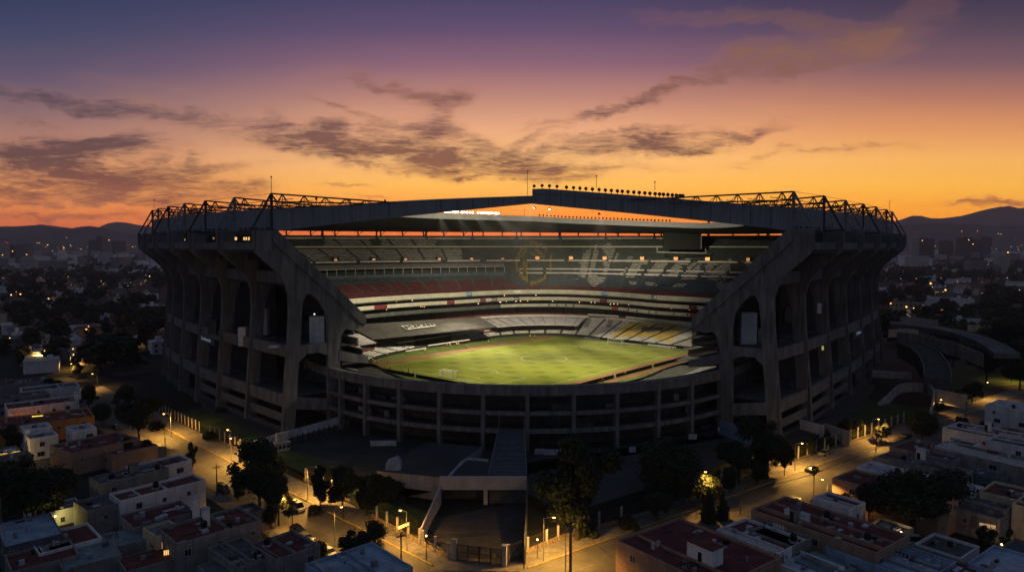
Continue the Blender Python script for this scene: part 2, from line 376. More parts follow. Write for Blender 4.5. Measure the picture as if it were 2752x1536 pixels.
def band(mb, fn, ths, w, z0, z1, mi=0):
    """swept wall: fn(theta)->xy on its outer face, w inward thickness"""
    prev = None
    for th in ths:
        o = fn(th); d = (PC-o); d.z = 0; d.normalize(); i = o+d*w
        a = z0(th) if callable(z0) else z0; c = z1(th) if callable(z1) else z1
        cur = [(o.x, o.y, a), (i.x, i.y, a), (i.x, i.y, c), (o.x, o.y, c)]
        if prev:
            for k in range(4):
                k2 = (k+1) % 4; mb.face([prev[k], prev[k2], cur[k2], cur[k]], mi)
        else: mb.face(cur, mi)
        prev = cur
    mb.face(prev[::-1], mi)

# --- ribs
outer_p = [(-6.2, 64), (-6.2, 59.5), (-5.4, 57.3), (-3, 55), (-.3, 52.8), (2.2, 50.2), (4.0, 47.2), (4.9, 44), (4.8, 38), (4.2, 30), (3, 18), (1.6, 0)]
inner_p = [(5.6, 0), (7.2, 18), (8.4, 30), (8.9, 38), (9.5, 42), (10.7, 44.4), (12.6, 44.2), (15.3, 41.8), (17.4, 38.4), (18.2, 34.6), (18.0, 29), (17.6, 0), (22.2, 0), (22.3, 27.5), (23, 30.6), (24.6, 32.2), (27, 31.6), (31.2, 32.2), (32, 33), (32, 35.6), (0.6, 64)]
def rib_proto():
    mb = MB(); mb.prism([(-x, z) for x, z in reversed(outer_p+inner_p)], -.62, .62); 
    mb.v = [(-x, y, z) for x, y, z in mb.v]
    rib = mb.build('rib', CON, stad)
    m2 = MB(); m2.prism([(1.4, 63.9), (31.9, 36.2), (32.3, 33.6), (30.3, 33.6), (-.2, 60.4), (-.2, 63.9)], -1.1, 1.1); m2.build('raker_edge', CON, rib)
    m3 = MB(); m3.prism([(4.4, 28.4), (18.2, 28.4), (18.2, 24.2), (14.5, 25.6), (10.5, 25.6), (7.7, 23.2), (4.2, 23.8)], -.5, .5)
    m3.build('cross_beam', CON, rib); m3 = MB(); m3.prism([(3.2, 13.2), (18.2, 10.2), (18.2, 6.4), (3.2, 9.4)], -.5, .5)
    m3.build('cross_beam', CON, rib); m3 = MB(); m3.prism([(22, 25.5), (33, 22.2), (33, 19.8), (22, 22.2)], -.8, .8)
    m3.build('cross_beam', CON, rib)
    return rib
rib0 = rib_proto()
def fin_proto():
    pts = outer_p+[(5.6, 0), (7.2, 18), (8.4, 30), (9.4, 40), (11.5, 46), (16, 48.6), (1.2, 63.0)]
    mb = MB(); mb.prism(list(reversed(pts)), -.62, .62); r = mb.build('rib', CON, stad)
    m3 = MB(); m3.prism([(4.4, 28.2), (13, 28.2), (13, 25), (4.2, 25)], -.5, .5); m3.build('cross_beam', CON, r)
    return r
fin0 = fin_proto(); fin_used = False
postsL = PL; postsR = PR
def inward(th, e=.02):
    a, c = RIM(th-e), RIM(th+e); t = (c-a); n = Vector((-t.y, t.x, 0)).normalized()
    if n.dot(PC-RIM(th)) < 0: n = -n
    return n
rib_th = [ang(p) % (2*math.pi) for p in PL]+[ang(p) for p in PR]
tw = [TL-0.0]
rear_th = arc(ang(PR[6]) % (2*math.pi), ang(PL[6]) % (2*math.pi), 16)[1:-1]
ribs = []
def place(o, p, n): 
    o.location = Vector((p.x, p.y, 0))-PC; o.rotation_euler.z = math.atan2(n.y, n.x)
allr = [(PL[i], None) for i in range(7)]+[(PR[i], None) for i in range(7)]+[(RIM(t, 0), None) for t in rear_th]
dirs = []
for i, (p, _) in enumerate(allr):
    th = ang(p); n = inward(th)
    if i == 0: n = Vector((.70, .714, 0))
    if i == 7: n = Vector((-.70, .714, 0))
    if i in (1, 8): n = (n+Vector((.7 if i == 1 else -.7, .714, 0))).normalized()
    dirs.append(n)
    if i in (0, 7): o = rib0 if i == 0 else copy_tree(rib0, stad)
    elif not fin_used: o = fin0; fin_used = True
    else: o = copy_tree(fin0, stad)
    place(o, p, n); ribs.append(o)
# local frame helper: point at inward distance t from rib i, height z
def RP(i, t, z, side=0):
    p = allr[i][0]; n = dirs[i]; return Vector((p.x+n.x*t-n.y*side, p.y+n.y*t+n.x*side, z))
# --- ring beams between neighbouring ribs
order = list(range(0, 7))+list(reversed(range(14, 28)))+list(reversed(range(7, 14)))
order = [0, 1, 2, 3, 4, 5, 6]+list(range(27, 13, -1))+[13, 12, 11, 10, 9, 8, 7]
def slabs(name, t0, t1, z0, z1, m, sel=None, gap=.97, t0b=None, t1b=None):
    mb = MB()
    for a, c in zip(order[:-1], order[1:]):
        if sel and not sel(a, c): continue
        s0, s1 = gap, gap
        A = [RP(a, t0, z0), RP(c, t0, z0), RP(c, t1, z0), RP(a, t1, z0)]
        def cut(p, q, g):
            d = (q-p); l = d.length; d.normalize(); return p+d*g, q-d*g
        a0, c0 = cut(A[0], A[1], gap); a1, c1 = cut(A[3], A[2], gap)
        up = Vector((0, 0, z1-z0))
        mb.hexa([a0, c0, c1, a1, a0+up, c0+up, c1+up, a1+up])
    return part(mb, name, m)
slabs('ring_beam', 4.6, 5.6, 25.0, 28.6, CON)
slabs('ring_beam', 3.2, 4.2, 9.6, 13.4, CON)
slabs('ring_beam', 6.4, 7.4, 47.6, 51.2, CON)
slabs('gallery_parapet', -4.4, -4.0, 58.2, 60.4, CON)
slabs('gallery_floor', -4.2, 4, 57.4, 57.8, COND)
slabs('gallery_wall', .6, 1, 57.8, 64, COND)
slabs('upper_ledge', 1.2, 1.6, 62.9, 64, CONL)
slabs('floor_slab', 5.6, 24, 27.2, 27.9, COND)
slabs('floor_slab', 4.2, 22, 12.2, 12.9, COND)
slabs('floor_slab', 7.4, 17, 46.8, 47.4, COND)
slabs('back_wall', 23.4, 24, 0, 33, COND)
SHADE = mat('shade_dark', (.022, .024, .026), .95, .3, .3)
slabs('shade_sheet', 13.2, 13.5, 0, 47, SHADE, sel=lambda a, c: a not in (0, 7) and c not in (0, 7), gap=0)  # added near-black sheet that paints the shade in the gaps between ribs
slabs('base_panel', 2.9, 3.2, 5.0, 7.6, mat('panel_grime', (.16, .16, .165), .85, .3, .5, stain=.8), gap=2.2, sel=lambda a, c: {a, c} <= {0, 1, 2, 3})
slabs('base_panel', 2.9, 3.2, 5.0, 7.6, MATS['panel_grime'], gap=2.2, sel=lambda a, c: {a, c} <= {7, 8, 9, 10})
slabs('base_wall', 2.6, 2.9, 0, 3.4, COND)
slabs('stand_underside', 2, 22, 50, 50.4, COND) if False else None
# underside of the upper tier, its shade put into a near-black colour
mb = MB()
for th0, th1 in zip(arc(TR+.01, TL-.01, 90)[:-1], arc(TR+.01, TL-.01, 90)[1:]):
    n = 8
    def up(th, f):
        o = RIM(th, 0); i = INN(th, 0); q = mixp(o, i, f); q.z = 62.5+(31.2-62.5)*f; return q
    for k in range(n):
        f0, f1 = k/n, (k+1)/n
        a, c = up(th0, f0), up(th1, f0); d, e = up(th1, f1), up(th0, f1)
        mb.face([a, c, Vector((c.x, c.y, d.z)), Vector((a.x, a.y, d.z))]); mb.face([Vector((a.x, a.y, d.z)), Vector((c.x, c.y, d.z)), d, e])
part(mb, 'tier_underside', mat('underside_shaded', (.03, .03, .032), .95, .3, .4))
# lit gallery windows and interior boxes of the end bays
def litbox(p, w, h, d, m, name='lit_window', parent=None):
    mb = MB(); mb.box(-w/2, w/2, -d/2, d/2, 0, h); o = mb.build(name, m, stad); o.location = Vector(p)-PC; return o
for u, v, w, h in ((634, 641, 5, 8), (656, 641, 3, 8), (662, 641, 3, 8), (669, 641, 3, 8), (574, 640, 3, 5), (497, 644, 2, 5)):
    D = 219 if u > 600 else 238; p = PD(u, v+h/2, D); litbox(p, w*D/F, h*D/F, .3, LITW if u > 600 else emat('lit_dim', (1, .5, .2), .35))
for u0, u1, v0, v1, D, m in ((832, 871, 850, 926, 224, WHT), (1991, 2035, 840, 949, 222, WHT), (2036, 2060, 884, 948, 226, WGRY), (2062, 2130, 900, 948, 230, COND), (640, 660, 880, 930, 236, WHT), (700, 716, 830, 900, 236, WHT), (2148, 2160, 830, 880, 235, WHT), (2196, 2208, 815, 842, 240, WHT), (2110, 2144, 826, 866, 226, COND), (560, 580, 860, 900, 250, COND), (720, 748, 930, 934, 215, WHT), (800, 832, 932, 938, 222, WHT)):
    a, c = PD(u0, v1, D), PD(u1, v0, D); mb = MB(); mb.box(a.x, c.x, D, D+3, a.z, c.z); part(mb, 'service_core', m)
for u, v, w, h, D, m in ((2065, 885, 5, 6, 221, emat('lit_yellow', (1, .75, .1), 1.6)), (2211, 940, 5, 11, 232, emat('lit_dimyellow', (.9, .8, .3), .35)), (845, 845, 3, 3, 219, LITC), (1298+52, 1098, 12, 2, 205, LITC), (1298+105, 1098, 8, 2, 205, LITC)):
    p = PD(u, v, D); litbox(p, w*D/F, h*D/F, .2, m, 'lit_sign')

# --- trusses over the ribs (> posts and chords)
def roof_top(t, i=None): return 70+t*.085
def truss(i, L=None, n=None):
    n = n or dirs[i]; p = allr[i][0]; T = empty('roof_truss', (p.x-PC.x, p.y-PC.y, 0), math.atan2(n.y, n.x), stad)
    mb = MB(); mb.bar((0, 0, 63.9), (0, 0, 75), .46); mb.bar((-6, 0, 63.9), (0, 0, 75), .42); mb.bar((-6.2, 0, 64.1), (1, 0, 64.1), .3)
    mb.build('end_post', STEEL if i % 2 == 0 else STEELG, T)
    mb = MB()
    mb.bar((-4.4, 0, 66.9), (0, 0, 64.4), .12); mb.bar((-4.4, 0, 66.9), (0, 0, 70), .12); mb.bar((-2.2, 0, 71), (0, 0, 70), .12); mb.bar((-3, 0, 64.3), (-1.6, 0, 72), .12); mb.bar((-3, 0, 64.3), (0, 0, 68.5), .12)
    mb.build('end_brace', STEELG, T)
    LL = L or 39; mb = MB(); zt = lambda t: 75+(roof_top(LL)-75)*t/LL+.15
    mb.bar((0, 0, 75), (LL, 0, zt(LL)), .33); 
    mb.bar((0, -1.7, 72.6), (LL*.72, -1.7, 72.9), .17); mb.bar((0, 1.7, 72.6), (LL*.72, 1.7, 72.9), .17)
    mb.build('top_chord', STEEL, T)
    mb = MB(); nb_ = int(LL/6.5)
    for k in range(nb_):
        t = 3.2+k*6.5; zz = zt(t)
        for dt in (-2.6, 2.6):
            for s in (-1.8, 1.8): mb.bar((t, 0, zz), (t+dt, s, roof_top(t+dt)+.05), .13)
        mb.bar((t, 0, zz), (t, 0, roof_top(t)), .12)
    mb.bar((0, 0, 75), (3, 1.8, 70.2), .16); mb.bar((0, 0, 75), (3, -1.8, 70.2), .16)
    mb.build('web', STEEL, T)
    return T
seam = Vector((7.5, 257, 0))
d0 = (seam-Vector((PL[0].x, PL[0].y, 0))); dR0 = (seam-Vector((PR[0].x, PR[0].y, 0)))
truss(0, 39, d0.normalized()); truss(7, 52, dR0.normalized())
for i in list(range(1, 7)): truss(i, 34, (dirs[i]+d0.normalized()*.7).normalized())
for i in range(8, 14): truss(i, 34, (dirs[i]+dR0.normalized()*.7).normalized())
for i in range(14, 28): truss(i, 14)
mb = MB()
for a, c in zip(order[:-1], order[1:]):
    A, B = allr[a][0], allr[c][0]
    mb.bar((A.x, A.y, 75), (B.x, B.y, 75.0), .06)
    if a in range(0, 7) or a in range(7, 14):
        mb.bar(RP(a, 0, 70.2), RP(c, 0, 70.2), .12)
part(mb, 'tie_cable', STEEL)
# lengthwise rails lying on the roof behind the first trusses
for a0, n_, L in ((0, 1, 7), (7, -1, 7)):
    mb = MB()
    for t in (7, 14, 21, 28):
        pts = [RP(a0+k, t, 73.9-.02*t) for k in range(L)]
        for p, q in zip(pts[:-1], pts[1:]): mb.bar(p, q, .13)
    part(mb, 'roof_rail', STEEL)

# --- roof shell: outer edge along the rim from L1 round the back to R1, inner edge round the opening
ths = arc(TL, TR, 140)
def zin(u, v, D): p = PD(u, v, D); return (p.x, p.y, p.z)
sl = PD(1428, 547, 257); SEAMZ = sl.z
inner = [(seam.x, seam.y, SEAMZ), (-35, 284, 75), (-72, 312, 74.6), (-84, 335, 74), zin(1063, 582, 352), zin(1163, 587, 366), zin(1338, 592, 385), zin(1440, 595, 393), zin(1526, 600, 397), zin(1660, 605, 397), zin(1792, 610, 388), zin(1900, 613, 372), (112, 338, 68.8), (95, 305, 70.6), (55, 278, 73), (seam.x, seam.y, SEAMZ)]
def polyline(pts, n, w=None):
    P3 = [Vector(p) for p in pts]; L = [0]
    for a, c in zip(P3[:-1], P3[1:]): L.append(L[-1]+(c-a).length)
    out = []
    for k in range(n+1):
        s = L[-1]*k/n; j = 0
        while j < len(L)-2 and L[j+1] < s: j += 1
        u = (s-L[j])/(L[j+1]-L[j]); 
        p0 = P3[max(0, j-1)]; p1 = P3[j]; p2 = P3[j+1]; p3 = P3[min(len(P3)-1, j+2)]
        if j == 0: p0 = p1
        if j == len(P3)-2: p3 = p2
        m1 = (p2-p0)*.5; m2 = (p3-p1)*.5
        out.append((2*u**3-3*u*u+1)*p1+(u**3-2*u*u+u)*m1+(-2*u**3+3*u*u)*p2+(u**3-u*u)*m2)
    return out
NI = 140; inn_pts = polyline(inner, NI)
SLOT = lambda th: (RIM(th).y > 398)
mbU, mbT, mbF, mbO, mbE = MB(), MB(), MB(), MB(), MB()
for k in range(NI):
    o0, o1 = RIM(ths[k], 67.8), RIM(ths[k+1], 67.8); i0, i1 = inn_pts[k], inn_pts[k+1]
    th0 = 2.9; up0 = Vector((0, 0, 2.9))
    N = 8
    for j in range(N):
        f0, f1 = j/N, (j+1)/N
        sag = lambda f: Vector((0, 0, -2.6*math.sin(math.pi*f)*(1 if 10 < k < 130 else .0)))
        mbU.face([mixp(o0, i0, f0)+sag(f0), mixp(o1, i1, f0)+sag(f0), mixp(o1, i1, f1)+sag(f1), mixp(o0, i0, f1)+sag(f1)])
        q = lambda o, i, f: mixp(Vector((o.x, o.y, 70.6)), i+up0, f)
        mbT.face([q(o0, i0, f0), q(o1, i1, f0), q(o1, i1, f1), q(o0, i0, f1)])
    mbF.face([i0, i1, i1+up0, i0+up0])
    zlo = 67.8 if SLOT(ths[k]) else 63.9
    mbO.face([(o0.x, o0.y, zlo), (o1.x, o1.y, zlo), (o1.x, o1.y, 70.6), (o0.x, o0.y, 70.6)])
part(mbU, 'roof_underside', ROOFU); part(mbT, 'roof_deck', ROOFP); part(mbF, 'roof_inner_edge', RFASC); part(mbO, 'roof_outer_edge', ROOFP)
# cut ends of the roof facing the camera, each a deep tapering box with its cladding
def endface(post, name, zt_seam, zb_seam, steps):
    mb = MB(); a = Vector((post.x, post.y, 0)); n = 24; d = (seam-a); nn = Vector((d.y, -d.x, 0)).normalized()
    if nn.y > 0: nn = -nn
    off = nn*.15
    for k in range(n):
        f0, f1 = k/n, (k+1)/n
        def q(f, top, back=0):
            p = a+d*f+off-nn*back
            zb = 63.6+(zb_seam-63.6)*(f**.92); zt = steps(f)
            return (p.x, p.y, zt if top else zb)
        mb.face([q(f0, 0), q(f1, 0), q(f1, 1), q(f0, 1)])
        mb.face([q(f0, 1), q(f1, 1), q(f1, 1, 1.2), q(f0, 1, 1.2)])
        mb.face([q(f0, 0, 1.2), q(f1, 0, 1.2), q(f1, 0), q(f0, 0)])
        mb.face([q(f0, 1, 1.2), q(f1, 1, 1.2), q(f1, 0, 1.2), q(f0, 0, 1.2)])
    mb.face([q(1, 0), q(1, 0, 1.2), q(1, 1, 1.2), q(1, 1)])
    return part(mb, name, ROOFP)
zl = PD(1428, 527, 257).z; zr = PD(1428, 508, 257).z
def joints(post, zt_fn, zb_seam):
    a = Vector((post.x, post.y, 0)); d = seam-a; nn = Vector((d.y, -d.x, 0)).normalized(); nn = -nn if nn.y > 0 else nn; n = 15
    for k in range(1, n):
        f = k/n; p = a+d*f+nn*.18; mb = MB(); mb.bar((p.x, p.y, 63.7+(zb_seam-63.6)*(f**.92)), (p.x, p.y, zt_fn(f)-.1), .07); part(mb, 'panel_joint', STEEL)
joints(PL[0], lambda f: 70.4+(zl-70.4)*f, SEAMZ); joints(PR[0], lambda f: 70.4+(zr-70.4)*min(1, f*1.06), SEAMZ-.1)
endface(PL[0], 'roof_end', zl, SEAMZ, lambda f: 70.4+(zl-70.4)*f)
def zright(f):   # lower deck line of the right end, then the raised lip near the joint
    return 70.4+(zr-70.4)*min(1, f*1.06)
endface(PR[0], 'roof_end', zr, SEAMZ-.1, zright)
# raised ledge line along the right end
mb = MB(); a = Vector((PR[0].x, PR[0].y, 0)); 
for k in range(20):
    f0, f1 = .3+.68*k/20, .3+.68*(k+1)/20
    pt = lambda f: Vector(((a+(seam-a)*f).x-.1, (a+(seam-a)*f).y-.45, zright(f)-1.9+.5*(1-f)))
    mb.bar(pt(f0), pt(f1), .13)
part(mb, 'roof_gutter', STEELG)
# far slot posts between the stand and the roof
k = 0
for th in arc(0.2, math.pi-.15, 38):
    if SLOT(th):
        p = RIM(th, 64.5); n = inward(th); p = p+n*.4; q = Vector((p.x, p.y, 68)); mb = MB(); mb.bar(p, q, .42)
        if k % 1 == 0 and (p.x < -25 or p.x > 60): mb.bar(Vector((p.x, p.y, 65.2)), Vector((p.x+3*n.x+2.2*(-n.y if p.x < 0 else n.y), p.y+1, 68)), .22); mb.bar(Vector((p.x, p.y, 66)), Vector((p.x-2, p.y, 67.9)), .15)
        part(mb, 'roof_post', STEEL); k += 1
# --- upper tier
TH = TH
def in_poly(x, y, poly):
    c = False; j = len(poly)-1
    for i in range(len(poly)):
        xi, yi = poly[i]; xj, yj = poly[j]
        if (yi > y) != (yj > y) and x < (xj-xi)*(y-yi)/(yj-yi)+xi: c = not c
        j = i
    return c
def seg(x, y, a, c):
    ax, ay = a; bx, by = c; dx, dy = bx-ax, by-ay; t = max(0, min(1, ((x-ax)*dx+(y-ay)*dy)/(dx*dx+dy*dy))); return math.hypot(x-ax-t*dx, y-ay-t*dy)
# seat colours of the far stand (0 green, 1 navy, 2 white, 3 grey, 4 red, 5 yellow)
white_polys = [[(1640, 650), (1655, 668), (1660, 690), (1640, 738), (1618, 738), (1632, 690), (1618, 660)], [(1612, 655), (1606, 700), (1590, 742), (1560, 735), (1562, 705), (1575, 676)], [(1554, 735), (1612, 742), (1640, 745), (1600, 772), (1584, 758)],
 [(1760, 700), (1800, 698), (1776, 742), (1738, 742)], [(1700, 708), (1732, 702), (1705, 745), (1662, 742)], [(1820, 700), (1842, 700), (1822, 745), (1790, 745)], [(1862, 705), (1890, 705), (1870, 752), (1830, 748)],
 [(1690, 690), (1705, 690), (1700, 705), (1686, 705)], [(1715, 697), (1748, 697), (1744, 712), (1716, 710)], [(1905, 702), (1928, 702), (1912, 740), (1890, 738)], [(1935, 698), (1972, 697), (1950, 752), (1905, 752)], [(1985, 700), (2050, 700), (2020, 745), (1992, 748), (2008, 712)],
 [(1925, 756), (1985, 760), (1965, 792), (1935, 790)], [(1690, 755), (1716, 758), (1712, 766), (1694, 764)], [(1732, 757), (1770, 760), (1764, 768), (1736, 766)], [(1810, 760), (1848, 763), (1836, 774), (1812, 770)], [(1842, 696), (1858, 694), (1852, 714), (1840, 712)]]
yell = [(1425, 745, 1434, 770), (1434, 770, 1485, 772), (1415, 738, 1450, 738)]
def upper_cls(u, v, th, f, aisle):
    if f > .965: return 4
    if aisle and f < .95: return -1
    left = u < 1395+ (v-770)*1.2
    if left:
        if f > .82: return 4
        if f > .60: return 1
        if .03 < f < .19 and 880 < u < 1175 and not (1000 < u < 1030): return 7
        if .235 < f < .44: return 7 if u < 1245 else 0
        if .44 < f and u < 1100: return 1
    else:
        if f > .93: return 4
    if 1380 < u < 1500:
        e = math.hypot((u-1438)/46, (v-706)/53)
        if .9 < e < 1.07: return 8
        if e <= .9:
            if seg(u, v, (1405, 690), (1418, 672)) < 4 or seg(u, v, (1418, 672), (1445, 690)) < 4 or seg(u, v, (1412, 700), (1420, 745)) < 5 or seg(u, v, (1445, 672), (1462, 690)) < 5: return 8
            return 0
        if any(seg(u, v, (a, c), (d, e2)) < 3.4 for a, c, d, e2 in yell): return 8
    if 1553 < u < 2080:
        for pl in white_polys:
            if in_poly(u, v, pl): return 7
        if seg(u, v, (1553, 748), (1547, 772)) < 2 or seg(u, v, (1662, 683), (1654, 706)) < 1.6: return 7
    if not left and f > .66: return 1
    return 0
SYF = mat('seat_yellow_faded', (.24, .17, .02), .7, .4, .5); SM = [SGREEN, SNAVY, SWHITE, SGREY, SRED, SYEL, TREAD, SFADE, SYF]
def tier(name, ofn, ifn, zo, zi, rows, t0, t1, nseg, cls, aisle_deg, aisle_w, seat=.62):
    mb = MB(); ths_ = arc(t0, t1, nseg); mi = []
    O = [ofn(t, 0) for t in ths_]; I = [ifn(t, 0) for t in ths_]
    for k in range(nseg):
        tm = (ths_[k]+ths_[k+1])/2
        x = (math.degrees(tm)/aisle_deg) % 1.0; aisle = abs(x-.5)*2 > 1-aisle_w
        for r_ in range(rows):
            f0, f1 = r_/rows, (r_+1)/rows; z0 = zo+(zi-zo)*f0; z1 = zo+(zi-zo)*f1; h = z0-z1
            def q(i, f, z): p = mixp(O[i], I[i], f); return (p.x, p.y, z)
            c = q(k, (f0+f1)/2, (z0+z1)/2); u, v = proj(c); ci = cls(u, v, tm, (f0+f1)/2, aisle)
            fr = f0+(f1-f0)*.52
            # tread, dark riser, seat (coloured) leaning forward
            mb.face([q(k, f0, z1), q(k+1, f0, z1), q(k+1, f1, z1), q(k, f1, z1)], 6)
            if ci < 0: mb.face([q(k, f0, z0), q(k+1, f0, z0), q(k+1, f0, z1), q(k, f0, z1)], 6)
            else:
                zs = z1+h*.30; zt_ = z1+h*(.30+seat)
                mb.face([q(k, f0, z0), q(k+1, f0, z0), q(k+1, f0, z1), q(k, f0, z1)], 6)
                mb.face([q(k, f0+.1/rows, zt_), q(k+1, f0+.1/rows, zt_), q(k+1, f0+.24/rows, zs), q(k, f0+.24/rows, zs)], ci)
                mb.face([q(k, f0+.24/rows, zs), q(k+1, f0+.24/rows, zs), q(k+1, fr, zs), q(k, fr, zs)], ci)
    return part(mb, name, SM)
tier('upper_seating', RIM, INN, 64.2, 33.2, 34, TR+.012, TL-.012, 460, upper_cls, 5.0, .14)
def TP(th, f, z=None):
    p = mixp(RIM(th, 0), INN(th, 0), f); p.z = 64.2+(33.2-64.2)*f if z is None else z; return p
def walk(f, h, m, t0, t1, name='walkway_parapet', gaps=None):
    mb = MB(); n = int(abs(t1-t0)*70); ts = arc(t0, t1, n)
    for a, c in zip(ts[:-1], ts[1:]):
        if gaps and ((math.degrees(a)/gaps) % 1) < .12: continue
        A, B = TP(a, f), TP(c, f); A2, B2 = TP(a, f+.008), TP(c, f+.008)
        A2.z = A.z; B2.z = B.z; up = Vector((0, 0, h)); mb.hexa([A2, B2, B, A, A2+up, B2+up, B+up, A+up])
    return part(mb, name, m)
walk(.205, .75, BAND, TR+.03, TL-.03)
walk(.48, .95, CONL, TR+.03, TL-.03, gaps=10)
TB1 = math.radians(95)
walk(.64, .8, CONL, TR+.03, TB1-.05, gaps=5); walk(.715, .8, CONL, TR+.03, TB1-.05, gaps=5)
# rear rim beam
mb = MB(); band(mb, lambda t: RIM(t, 0), arc(TR, TL, 180), 1.1, 63.0, 65.2); part(mb, 'rim_beam', COND)
# vomitories, some lit from inside
for u, lit in ((904, 1), (1004, 1), (1089, 1), (1181, 1), (1270, 1), (1353, 0), (1442, 2), (1534, 2), (1626, 2), (1726, 2), (1815, 2), (1901, 3), (2012, 2)):
    best = min(arc(TR+.05, TL-.05, 700), key=lambda t: abs(proj(TP(t, .455))[0]-u) if TP(t, .455).y > 330 else 1e9)
    p = TP(best, .45); n = inward(best); V = empty('vomitory', p-PC, math.atan2(n.y, n.x), stad)
    mb = MB(); mb.box(-1, .4, -1.5, 1.5, -.6, .2); mb.box(-1, 1.6, -1.7, -1.35, -.6, 2.1); mb.box(-1, 1.6, 1.35, 1.7, -.6, 2.1); mb.box(-1, .5, -1.7, 1.7, 2.1, 2.3); mb.build('surround', COND, V)
    mb = MB(); w = 1.2 if lit >= 2 else .8; mb.box(.4, .45, -w, w, .2, 2.0 if lit >= 2 else 1.2); mb.build('opening', [emat('lit_dimmest', (1, .5, .2), .06), emat('lit_vom_dim', (1, .5, .22), .28), emat('lit_vom', (1, .42, .14), .38), emat('lit_vom_hot', (1, .4, .1), 1.1)][lit], V)
# boxes level on the left: long flat canopy, posts and dark glass front
t_a, t_b = TB1+.02, math.radians(205)
def lvl(name, f0, f1, z0, z1, m, n=60, a=None, c=None):
    mb = MB(); ts = arc(a or t_a, c or t_b, n)
    for p, q in zip(ts[:-1], ts[1:]):
        A, B, C_, D_ = TP(p, f1, z0), TP(q, f1, z0), TP(q, f0, z0), TP(p, f0, z0)
        if isinstance(z1, tuple): mb.hexa([A, B, C_, D_, Vector((A.x, A.y, z1[1])), Vector((B.x, B.y, z1[1])), Vector((C_.x, C_.y, z1[0])), Vector((D_.x, D_.y, z1[0]))])
        else:
            up = Vector((0, 0, z1-z0)); mb.hexa([A, B, C_, D_, A+up, B+up, C_+up, D_+up])
    return part(mb, name, m)
mb = MB(); ts = arc(t_a, t_b, 60)
for p, q in zip(ts[:-1], ts[1:]):
    a_, b_, c_, d_ = TP(p, .575, 47.9), TP(q, .575, 47.9), TP(q, .70, 46.2), TP(p, .70, 46.2); up = Vector((0, 0, .35)); mb.hexa([d_, c_, b_, a_, d_+up, c_+up, b_+up, a_+up])
part(mb, 'box_canopy', mat('canopy_felt', (.28, .27, .27), .9, .3, .4, stain=.3))
lvl('box_front', .705, .715, 39.8, 43.0, mat('glass_rail', (.06, .10, .13), .4, .3, .6))
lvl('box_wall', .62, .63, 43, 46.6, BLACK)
lvl('box_floor', .63, .72, 42.2, 42.6, COND)
mb = MB()
for t in arc(t_a, t_b, 44): mb.bar(TP(t, .70, 42.6), TP(t, .70, 46.3), .16)
part(mb, 'box_posts', CONL); stad.children[-1] if False else None
for u, v, w, h, m in ((1046, 749, 16, 9, LITC), (1058, 760, 24, 3, LITC), (1019, 758, 5, 5, emat('lit_vom_hot', (1, .4, .1), 1.1)), (1104, 750, 13, 5, LITC), (1121, 750, 4, 5, LITC)):
    best = min(arc(t_a, t_b, 400), key=lambda t: abs(proj(TP(t, .65, 44.5))[0]-u)); p = TP(best, .66, 44.5); D = p.y; q = PD(u, v+h/2, D); litbox(q, w*D/F, h*D/F, .2, m, 'box_light')
# fascias below the upper tier
def ring(name, ins, z0, z1, m, w=.5, t0=None, t1=None, n=150):
    mb = MB(); fn = lambda t: (lambda o: o+(PC-Vector((o.x, o.y, 0))).normalized()*ins)(INN(t, 0))
    band(mb, fn, arc(t0 or TR+.015, t1 or TL-.015, n), w, z0, z1); return part(mb, name, m)
ring('balcony_front', 0, 30.6, 33.0, BAND)
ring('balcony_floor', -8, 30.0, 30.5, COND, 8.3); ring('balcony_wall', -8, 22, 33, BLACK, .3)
ring('balcony_front', 1.5, 26.9, 28.8, BAND); ring('balcony_floor', -7.5, 26.5, 26.85, COND, 9)
ring('balcony_front', 3, 23.2, 24.9, BAND, .5, TR+.015, math.radians(98)); ring('balcony_front', 3, 23.2, 24.9, COND, .5, math.radians(98), TL-.015)
ring('balcony_floor', -7, 22.8, 23.15, COND, 10)
# red and blue panels and little signs hung on the fascias
def on_ring(u, ins, z):
    fn = lambda t: (lambda o: o+(PC-Vector((o.x, o.y, 0))).normalized()*ins)(INN(t, z))
    t = min(arc(TR+.2, TL-.3, 900), key=lambda t: abs(proj(fn(t))[0]-u) if fn(t).y > 320 else 1e9); p = fn(t); n = (PC-Vector((p.x, p.y, 0))).normalized(); return p, n
BLUES = mat('sign_blue', (.04, .14, .30), .6, .2, 1); TEXTW = emat('sign_white', (.75, .8, .85), .12); REDP = mat('panel_maroon', (.15, .02, .03), .7, .3, 1); REDB = mat('panel_red', (.35, .03, .03), .7, .3, 1)
def text(body, size, m, parent, loc, rot, name='lettering', ext=.02, align='CENTER'):
    cu = bpy.data.curves.new(name, 'FONT'); cu.body = body; cu.size = size; cu.extrude = ext; cu.align_x = align; cu.align_y = 'CENTER'
    o = bpy.data.objects.new(name, cu); col.objects.link(o); dg = bpy.context.evaluated_depsgraph_get(); me = bpy.data.meshes.new_from_object(o.evaluated_get(dg)); bpy.data.objects.remove(o)
    o = bpy.data.objects.new(name, me); me.materials.clear(); me.materials.append(m); col.objects.link(o); o.parent = parent; o.location = loc; o.rotation_euler = rot; return o
def ringsign(u, ins, z0, z1, w, m, txt=None, tm=None, kind='banner'):
    p, n = on_ring(u, ins, z0); B = empty(kind, p-PC+n*.06, math.atan2(n.y, n.x), stad)
    mb = MB(); mb.box(.46, .52, -w/2, w/2, 0, z1-z0); mb.build('panel', m, B)
    if txt: text(txt, min((z1-z0)*.8, w/max(1, len(txt))*1.25), tm or TEXTW, B, (.56, 0, (z1-z0)/2), (math.pi/2, 0, math.pi/2))
